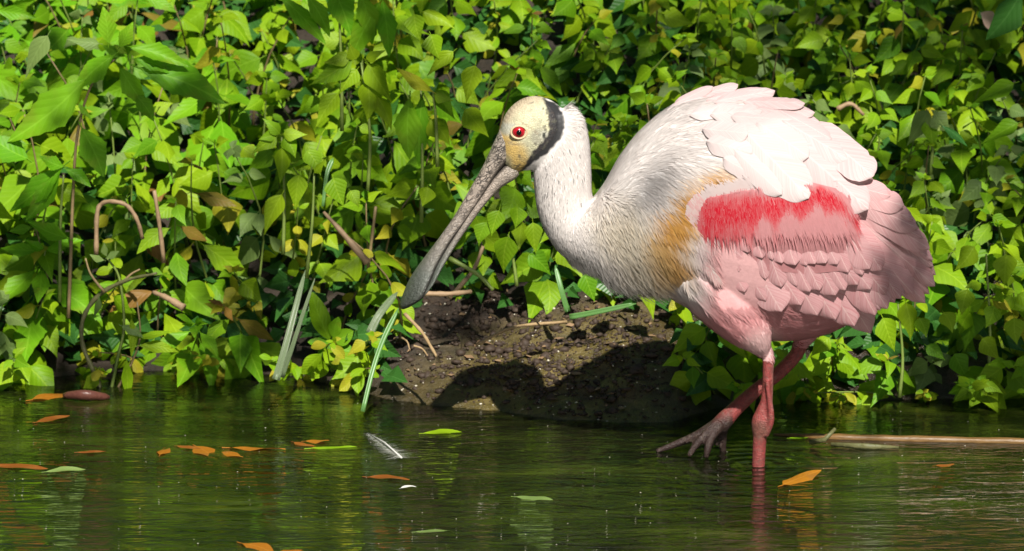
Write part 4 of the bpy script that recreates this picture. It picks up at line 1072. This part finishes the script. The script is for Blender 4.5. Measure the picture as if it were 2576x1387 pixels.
def rod(name, pts, r0, r1, mat, label, cat, m=8, group=None):
    a = cr([tuple(p) for p in pts], 5) if len(pts) > 2 else [tuple(p) for p in pts]
    V = []; F = []; n = len(a)
    tube(V, F, a, [(r0 + (r1 - r0) * i / (n - 1)) * (1 + .13 * math.sin(i * 1.9)) for i in range(n)], m)
    return tag(mesh_obj(name, V, F, mat), label, cat, group)
rod('dry_stalk', [P(242, 640, .36), P(244, 540, .36), P(258, 512, .36), P(290, 508, .35), P(322, 520, .35), P(345, 555, .35), P(358, 600, .36)], .0026, .0022, M_TAN, 'tan dry stalk bent into an arch at left', 'stalk')
rod('dry_stalk', [P(388, 480, .37), P(400, 560, .37), P(412, 660, .38)], .002, .0026, M_TAN, 'straight tan stalk right of the bent arch', 'stalk')
rod('stick', [P(814, 534, .33), P(860, 585, .32), P(925, 662, .31)], .0016, .0044, M_TAN, 'straight pinkish brown stick leaning left of the bill', 'stick')
rod('dry_stalk', [P(945, 520, .36), P(935, 600, .36), P(925, 680, .36)], .0016, .002, M_STEMR, 'thin brown stalk just right of the leaning stick', 'stalk')
rod('stick', [P(385, 735, .33), P(420, 750, .32), P(462, 775, .31)], .002, .0045, M_TAN, 'short pinkish stick end lying in the dark gap at left', 'stick')
rod('twig', [P(1198, 868, .235), P(1290, 824, .26), P(1425, 810, .29)], .0016, .0018, M_TWIG, 'long pale bent twig lying on the mud bank', 'twig')
rod('twig', [P(1018, 790, .24), P(1060, 835, .22), P(1085, 875, .20), P(1106, 912, .185)], .002, .0014, M_TWIG, 'curved tan twig on the mud below the bill tip', 'twig')
rod('twig', [P(1060, 738, .30), P(1120, 740, .30), P(1185, 734, .31)], .003, .0025, M_TAN, 'short tan root beside the bill tip', 'twig')
rod('twig', [P(1130, 650, .34), P(1200, 690, .33), P(1240, 730, .32)], .0026, .002, M_STEM, 'olive stalk leaning behind the bill', 'twig')
rod('twig', [P(1215, 620, .36), P(1190, 680, .35), P(1130, 750, .33)], .0018, .0026, M_TAN, 'pale stalk crossing behind the lower bill', 'twig')
rod('twig', [P(2105, 275, .6), P(2140, 262, .6), P(2172, 290, .6)], .003, .002, M_TAN, 'brown forked twig above the back of the spoonbill', 'twig')
for i, (a, b, c_, d_) in enumerate([(1040, 870, 1075, 895), (1150, 840, 1160, 880), (1230, 790, 1260, 815), (1010, 850, 1030, 880), (1320, 800, 1360, 822)]):
    rod('root_fibre', [P(a, b, .2 + .02 * (i % 2)), P((a + c_) / 2 + 4, (b + d_) / 2 - 5, .2), P(c_, d_, .19)], .0012, .0007, M_TWIG, 'thin pale root fibre on the mud, ' + ['right of the curved twig', 'left of the long bent twig end', 'above the long bent twig', 'between bill tip and waterline', 'under the middle of the long bent twig'][i], 'twig', 6, 'root fibres on the mud bank')
# drowned branch at left
yb = edge_y(P(260, 1000, .25).x) - .075
br = empty('drowned_branch', G(262, 1003, -.01), 'mossy curved branch arching out of the water at left', 'branch')
BL = br.location.copy()
V = []; F = []; a = cr([(268, 1020, yb, 13), (240, 945, yb + .004, 13), (208, 868, yb + .01, 12), (210, 800, yb + .012, 12), (250, 742, yb + .012, 13), (318, 706, yb, 10), (394, 688, yb - .02, 7)], 5)
tube(V, F, [P(q[0], q[1], q[2]) - BL for q in a], [q[3] * S * (.5 + .08 * math.sin(i * 2.1)) for i, q in enumerate(a)], 9); mesh_obj('limb', V, F, M_BARK, br)
for pts, r in (([(262, 735), (228, 690), (215, 650)], 4), ([(276, 1000), (296, 900), (312, 820), (300, 700), (268, 648)], 5), ([(282, 1000), (325, 925), (352, 850), (345, 760)], 4), ([(305, 715), (330, 690), (352, 678)], 4)):
    V = []; F = []; a = cr([tuple(P(x_, y_, yb + .004)) for x_, y_ in pts], 4); tube(V, F, [Vector(q) - BL for q in a], [r * S * (1 - .5 * i / len(a)) for i in range(len(a))], 6); mesh_obj('twig', V, F, M_STEMR if r == 4 else M_STEM, br)
for bu, bv, tu, tv, wd in ((318, 905, 326, 1012, 46), (305, 820, 360, 850, 30), (262, 655, 225, 640, 20), (268, 650, 300, 632, 22), (268, 645, 262, 610, 20), (330, 800, 330, 900, 26), (350, 870, 450, 885, 34), (345, 850, 430, 832, 30), (246, 930, 205, 990, 36), (250, 745, 235, 800, 24)):
    me = random.choice(L_FLATG); b = P(bu, bv, yb - .003); t = P(tu, tv, yb - .008); L = (t - b).length
    put_leaf(br, BL, b, t - b, L, me, (HINT + U3() * .2).normalized(), wid=wd * S / L / .3)

# things afloat
def afloat(name, a, b, wpx, meshes, label, cat='floating leaf', group=None, lift=.001):
    A, B = G(*a, lift), G(*b, lift); L = max((B - A).length, .001)
    o = empty(name, A, label, cat, group); me = random.choice(meshes)
    ratio = max(v.co.y for v in me.vertices) - min(v.co.y for v in me.vertices)
    put_leaf(o, A, A, B - A, L, me, (Vector((0, -.12, 1)) + U3() * .06).normalized(), wid=min(1.5, wpx * S * 2.6 / L / ratio), name='blade')
    return o
FL = [((78, 1006), (190, 990), 26, L_ORANGE, 'bright orange dead leaf floating at the far left under the drowned branch'),
      ((92, 1062), (175, 1050), 20, L_RUST, 'rusty leaf just under water below the bright orange one'),
      ((195, 1138), (268, 1135), 9, L_RUST, 'thin rusty leaf alone left of the orange leaf cluster'),
      ((402, 1145), (424, 1120), 14, L_ORANGE, 'tiny upright orange leaf left of the orange leaf cluster'),
      ((446, 1122), (508, 1128), 14, L_RUST, 'rusty leaf at the left end of the orange leaf cluster'),
      ((492, 1122), (548, 1150), 34, L_ORANGE, 'broad orange leaf in the middle of the cluster'),
      ((604, 1148), (545, 1134), 22, L_ORANGE, 'small orange leaf at the lower right of the cluster'),
      ((575, 1126), (718, 1130), 13, L_ORANGE, 'long narrow orange leaf at the right of the cluster'),
      ((738, 1112), (790, 1120), 12, L_RUST, 'rusty short leaf right of the cluster'),
      ((765, 1110), (828, 1108), 13, L_ORANGE, 'orange leaf overlapping the rusty one, right of the cluster'),
      ((780, 1128), (908, 1122), 8, L_FLATG, 'long olive blade afloat left of the white plume'),
      ((-20, 1170), (120, 1186), 12, L_RUST, 'long rusty leaf at the left picture edge'),
      ((116, 1187), (216, 1180), 10, L_FLATG, 'pale green blade touching the long rusty leaf'),
      ((1066, 1090), (1174, 1085), 13, L_FLATG[3:], 'bright green leaf afloat in front of the mud bank'),
      ((924, 1200), (1030, 1210), 12, L_RUST, 'faded rusty leaf below the white plume'),
      ((1296, 1250), (1390, 1258), 11, L_FLATG[:3], 'pale green blade afloat in the lower middle'),
      ((1968, 1220), (2064, 1190), 27, L_ORANGE, 'orange-brown oval leaf right of the standing leg'),
      ((606, 1366), (690, 1392), 20, L_ORANGE, 'yellow-orange leaf at the bottom edge'),
      ((700, 1392), (764, 1382), 14, L_ORANGE, 'small yellow-orange leaf at the bottom edge, right of the larger one'),
      ((1046, 1338), (1132, 1334), 12, L_FLATG[:3], 'pale green blade at the bottom, right of centre'),
      ((1985, 1102), (2040, 1098), 12, L_FLATG[3:], 'small bright green leaf at the thin end of the cane'),
      ((2350, 1172), (2400, 1166), 9, L_RUST, 'tiny rusty leaf right of the orange-brown oval leaf')]
for a, b, wd, ms, lb in FL: afloat('floating_leaf', a, b, wd, ms, lb, group='leaves afloat on the pond')
V = []; F = []; a = cr([tuple(G(160, 995, .004)), tuple(G(215, 994, .007)), tuple(G(275, 1000, .002))], 5); tube(V, F, a, [.0025, .004, .0045, .005, .0055, .0055, .0055, .005, .0045, .004, .002], 8, .8)
tag(mesh_obj('seed_pod', V, F, plain_mat('pod_brown', (.05, .015, .012), (.13, .05, .035), 300, .3, .8)), 'dark brown wet pod behind the bright orange leaf at left', 'seed pod')
cn = empty('cane', G(1945, 1098, .004), 'long tan dry cane floating behind the standing leg to the right edge', 'cane'); CLc = cn.location.copy()
V = []; F = []; a = cr([tuple(G(u, v, .0004)) for u, v in ((1945, 1094), (2010, 1098), (2110, 1103), (2300, 1108), (2575, 1114), (2800, 1122))], 6)
tube(V, F, [Vector(q) - CLc for q in a], [(.0012 + .0036 * min(1, i / 12)) * (1 + .16 * (i % 9 == 0) + .08 * math.sin(i * 1.7)) for i in range(len(a))], 10, .8); mesh_obj('culm', V, F, M_CANE, cn)
V = []; F = []; a = [G(2040, 1112, .004), G(2075, 1106, .012), P(2100, 1079, G(2075, 1106, .01).y)]; tube(V, F, [q - CLc for q in a], [.0028, .0026, .0018], 7); mesh_obj('side_shoot', V, F, M_BARK, cn)
V = []; F = []; a = [G(2090, 1118, .003), G(2180, 1124, .003), G(2260, 1126, .002)]; tube(V, F, [q - CLc for q in a], [.002, .0035, .0015], 7, .5); mesh_obj('husk', V, F, M_BARK, cn)
# white plume on the water
pl = empty('floating_plume', G(925, 1092, .003), 'fluffy white downy feather floating below the bill', 'feather'); PLc = pl.location.copy()
a0, b0 = G(925, 1090, .003), G(1010, 1152, .004)
V = []; F = []; tube(V, F, [a0 - PLc, (a0 + b0) / 2 - PLc + Vector((0, 0, .003)), b0 - PLc], [.0006, .0009, .0011], 6); mesh_obj('quill', V, F, M_WHITE, pl)
V = []; F = []
for i in range(260):
    t = random.random(); q = a0.lerp(b0, t) - PLc; d = Vector((random.choice((-1, 1)) * random.uniform(.6, 1), random.uniform(-1.4, .5), random.uniform(.0, .25))).normalized()
    L = random.uniform(.006, .02) * (.4 + t); sd = d.cross(Vector((0, 0, 1))).normalized() * .00022; e = q + d * L + Vector((0, 0, -.001)); n_ = len(V)
    V += [q - sd, q + sd, e]; F.append((n_, n_ + 1, n_ + 2))
o = mesh_obj('down', V, F, M_WHITE, pl); o['kind'] = 'stuff'
o = empty('floating_plume', G(1008, 1228, .002), 'tiny curled white feather floating in the lower middle', 'feather')
put_leaf(o, o.location, o.location, G(1046, 1216, .006) - o.location, (G(1046, 1216, .006) - o.location).length, leaf_mesh('vane', 'oval', .35, .25, .3, 4, M_WHITE), Vector((0, -.2, 1)), name='vane')

# ------------------------------------------------------------------ stuff: crumbs, flecks, low cover, pond weed, thicket
def scatter(name, mat, label, items, seed=1, flat=.7, sub=1):
    bm = bmesh.new(); bmesh.ops.create_icosphere(bm, subdivisions=sub, radius=1); bv = np.array([v.co[:] for v in bm.verts]); bf = np.array([[v.index for v in f.verts] for f in bm.faces]); bm.free()
    r_ = np.random.default_rng(seed); VV = []; FF = []
    for i, (c0, r) in enumerate(items):
        k_ = bv * (r * r_.uniform(.6, 1.3, (1, 3))) * (1 + .25 * r_.normal(size=(len(bv), 1))); k_[:, 2] *= flat
        VV.append(k_ + np.array(c0)); FF.append(bf + i * len(bv))
    o = mesh_obj(name, np.vstack(VV).tolist(), np.vstack(FF).tolist(), mat); return tag(o, label, None, None, 'stuff')
it = []
while len(it) < 3600:
    u = random.uniform(900, 1820); x = G(u, 1000).x; e = random.uniform(.01, .24) ; y = edge_y(x) + e
    if random.random() > mudness(x) or e < .05 and random.random() < .75: continue
    it.append(((x, y, ground_z(x, y) + .0006), min(.007, .0006 + random.expovariate(1 / .0011) + (.003 if random.random() < .03 else 0))))
M_CRUMB = plain_mat('soil_crumb', (.010, .0065, .0045), (.075, .047, .03), 220, .7, .8)
scatter('soil_crumbs', M_CRUMB, 'loose dark soil crumbs on the mud bank', it, 2)
it = []
while len(it) < 240:
    u = random.uniform(930, 1820); x = G(u, 1000).x; e = random.uniform(.004, .24); y = edge_y(x) + e
    it.append(((x, y, ground_z(x, y) + .001), random.uniform(.0006, .0016)))
scatter('seed_husks', M_FLECK, 'pale seed husks strewn over the mud bank', it, 3)
it = []
while len(it) < 130:
    u = random.uniform(0, 2575); v = random.uniform(1000, 1400); g = G(u, v, .0006)
    if g.y > edge_y(g.x) - .01: continue
    it.append((tuple(g), random.uniform(.0003, .0008)))
scatter('pollen_flecks', M_FLECK, 'pale flecks floating on the pond surface', it, 4, .5)
def leaf_mass(name, n, sampler, size, mat, label):
    r_ = np.random.default_rng(len(name)); VV = []; FF = []; b = 0; UVs = []
    for i in range(n):
        c0 = sampler(); a = random.uniform(0, 6.28); L = random.uniform(*size)
        d = Vector((math.cos(a), math.sin(a) - .35, random.uniform(-.7, .2))).normalized(); h = (HINT + U3() * .5).normalized()
        z = (h - d * h.dot(d)).normalized(); y = z.cross(d); w_ = L * .34; c0 = Vector(c0)
        VV += [c0, c0 + d * L * .3 + y * w_ + z * .12 * L, c0 + d * L * .35, c0 + d * L * .3 - y * w_ + z * .12 * L, c0 + d * L - z * .15 * L]
        FF += [(b, b + 2, b + 1), (b, b + 3, b + 2), (b + 1, b + 2, b + 4), (b + 2, b + 3, b + 4)]; b += 5
        UVs += [(0, .5), (.3, 1), (.35, .5), (.3, 0), (1, .5)]
    o = mesh_obj(name, VV, FF, mat, smooth=False); ul = o.data.uv_layers.new(name='UVMap')
    for lp in o.data.loops: ul.data[lp.index].uv = UVs[lp.vertex_index]
    return tag(o, label, None, None, 'stuff')
def s_low():
    while True:
        x = random.uniform(-1.3, 1.3); e = random.uniform(.015, 1.5); y = edge_y(x) + e
        if mudness(x) > .3 and e < .2: continue
        return (x, y, ground_z(x, y, False) + random.uniform(.005, .05))
leaf_mass('ground_cover', 12000, s_low, (.016, .042), M_DARK, 'low green ground cover under the weeds')  # dark leaf colour stands in for the shade beneath the weeds
def s_side():
    while True:
        x = random.uniform(-2.6, 2.6); e = random.uniform(.02, 2.6); y = edge_y(max(-.7, min(.7, x))) + e
        if abs(x) < .62 and y < 1.2: continue
        return (x, y, ground_z(x, y, False) + random.uniform(.0, .2))
leaf_mass('undergrowth', 12000, s_side, (.03, .06), M_LIME, 'leafy weeds covering the rest of the bank')
def s_th(): return (random.uniform(-6, 6), random.uniform(3, 5), 1.0 + 3.2 * random.random() ** 1.3)
leaf_mass('thicket', 9000, s_th, (.1, .2), M_MID, 'leafy thicket at the top of the bank')
V = []; F = []
for i in range(160):
    u = random.uniform(-100, 2700); v = random.triangular(1040, 1480, 1330)
    if noise.noise(Vector((u * .0035, v * .011, 3))) < .12 - .3 * (u > 1500): continue
    g = G(u, v); g.z = -random.uniform(.004, .045)
    if g.y > edge_y(g.x) - .03: continue
    a = random.gauss(0, .25) + 1.2 * noise.noise(g * 5); L = random.uniform(.02, .07); d = Vector((math.cos(a), math.sin(a), random.gauss(0, .12))); sd = Vector((-d.y, d.x, .3)).normalized() * random.uniform(.0005, .0013); n_ = len(V)
    m_ = g + d * L * .5 + Vector((0, 0, random.uniform(-.003, .004))); e_ = g + d * L
    V += [g - sd, g + sd, m_ - sd, m_ + sd, e_]; F += [(n_, n_ + 1, n_ + 3, n_ + 2), (n_ + 2, n_ + 3, n_ + 4)]
tag(mesh_obj('pond_weed', V, F, M_WEED), 'drifting green weed strands just under the water', None, None, 'stuff')

# ------------------------------------------------------------------ the tree that shades parts of the bank
tr = empty('overhanging_tree', (1.9, -1.3, -.2), 'tree leaning over the pond from the right bank', 'tree')
T0 = tr.location.copy()
V = []; F = []; tube(V, F, [Vector(q) - T0 for q in cr([(1.9, -1.3, -.2), (1.85, -1.35, 1.0), (1.6, -1.4, 2.2), (1.3, -1.4, 3.2), (1.0, -1.3, 4.2)], 5)], [.09 - .003 * i for i in range(21)], 10); mesh_obj('trunk', V, F, M_BARK, tr)
SHADE = [(2310, 610, -.04, 84, 42), (2280, 705, -.04, 55, 26), (2480, 900, .28, 190, 200), (2250, 960, .3, 150, 120), (1900, 960, .3, 150, 110), (1648, 450, -.06, 34, 6), (700, 190, .5, 95, 70), (300, 430, .45, 110, 80), (470, 400, .45, 80, 50), (600, 640, .38, 70, 40), (90, 640, .38, 90, 55),
         (1010, 420, .42, 90, 50), (1480, 110, .7, 70, 35), (2440, 90, .8, 90, 50), (760, 330, .45, 80, 50), (330, 40, .65, 40, 16), (60, 60, .6, 70, 30), (1180, 690, .34, 60, 30), (240, 830, .3, 110, 50), (560, 860, .3, 70, 40), (2560, 560, .5, 80, 50)]
rs = random.Random(5)
for i in range(36):
    u = rs.uniform(-60, 1120); v = rs.uniform(-40, 900)
    if 960 < u and v > 640: continue
    if abs(u - 420) < 190 and abs(v - 200) < 110 or abs(u - 90) < 130 and abs(v - 290) < 110 or abs(u - 960) < 130 and abs(v - 230) < 120 or abs(u - 840) < 150 and abs(v - 60) < 120: continue
    SHADE.append((u, v, .34 + .45 * (900 - v) / 900, rs.uniform(22, 58), rs.randint(8, 28)))
for i in range(3):
    u = rs.uniform(1450, 2600); v = rs.uniform(-20, 420)
    if v > 180 and u < 2150: continue
    SHADE.append((u, v, .45 + .4 * (500 - v) / 500, rs.uniform(20, 55), rs.randint(8, 26)))
for i in range(10): SHADE.append((rs.uniform(1720, 2600), rs.uniform(870, 1000), .28, rs.uniform(60, 130), rs.randint(40, 90)))
V = []; F = []; UVs = []; BVv = []; BFf = []
for (u, v, y, r, n) in SHADE:
    if y > .1:
        q_ = P(u, v, y); q_ = q_ + SUNV * (y / -SUNV.y); u2, v2 = proj(q_)
        if 1250 - r < u2 < 2420 + r and 150 - r < v2 < 960: continue
    dd = 3.6 if r == 34 else 2.1 + random.uniform(-.25, .25); c0 = P(u, v, y) + SUNV * dd; rr = r * S
    hub = Vector((1.6, -1.4, 2.2)).lerp(Vector((1.3, -1.4, 3.2)), random.random())
    tube(BVv, BFf, [hub - T0, hub.lerp(c0, .5) - T0 + Vector((0, 0, .12)), c0 - T0], [.012, .006, .0015], 5)
    e1 = SUNV.orthogonal().normalized(); e2 = SUNV.cross(e1)
    for i in range(n):
        q = random.uniform(0, 6.28); s_ = rr * math.sqrt(random.random()) * (1.1 if random.random() < .9 else 1.35)
        c1 = c0 + e1 * (math.cos(q) * s_) + e2 * (math.sin(q) * s_) + SUNV * random.uniform(-.06, .06) - T0
        d = (U3()).normalized(); L = random.uniform(.02, .035); h = (SUNV + U3() * .4).normalized(); z = (h - d * h.dot(d)).normalized(); yv = z.cross(d); b = len(V)
        V += [c1, c1 + d * L * .35 + yv * L * .3, c1 + d * L * .35 - yv * L * .3, c1 + d * L]; F += [(b, b + 2, b + 3, b + 1)]; UVs += [(0, .5), (.4, 1), (.4, 0), (1, .5)]
mesh_obj('bough', BVv, BFf, M_BARK, tr)
o = mesh_obj('crown', V, F, M_DARK, tr, smooth=False); ul = o.data.uv_layers.new(name='UVMap'); o['kind'] = 'stuff'
for lp in o.data.loops: ul.data[lp.index].uv = UVs[lp.vertex_index]

# unseen woods added round pond and viewer to screen off low sky light
def s_screen():
    while True:
        a = random.uniform(0, 2 * math.pi); r = random.uniform(9.5, 12.5)
        p = (r * math.cos(a), r * math.sin(a) - 1.0, 9.5 * random.random() ** .8)
        if p[1] > 4.5 and abs(p[0]) < 4: continue
        return p
leaf_mass('woodland', 15000, s_screen, (.35, .7), M_DARK, 'unseen woods added round the pond to screen off sky light')

# plant litter on the bare mud
V = []; F = []
for i in range(170):
    u = random.uniform(930, 1760); x = G(u, 1000).x; e = random.uniform(.03, .25); y = edge_y(x) + e
    if random.random() > mudness(x): continue
    c0 = Vector((x, y, ground_z(x, y) + .002)); a = random.uniform(0, 6.28); d = Vector((math.cos(a), math.sin(a), random.uniform(-.1, .35))); sd = Vector((-d.y, d.x, random.uniform(-.4, .4))).normalized(); L = random.uniform(.004, .016); w_ = L * random.choice((.08, .1, .3, .45)); b = len(V)
    V += [c0 - d * L * .5, c0 + sd * w_ + Vector((0, 0, .001)), c0 + d * L * .5, c0 - sd * w_, c0 + Vector((0, 0, .0016))]; F += [(b, b + 4, b + 1), (b + 1, b + 4, b + 2), (b + 2, b + 4, b + 3), (b + 3, b + 4, b)]
tag(mesh_obj('leaf_litter', V, F, plain_mat('litter_brown', (.10, .05, .025), (.36, .24, .13), 90, .7)), 'scraps of dry leaf and stem on the mud bank', None, None, 'stuff')
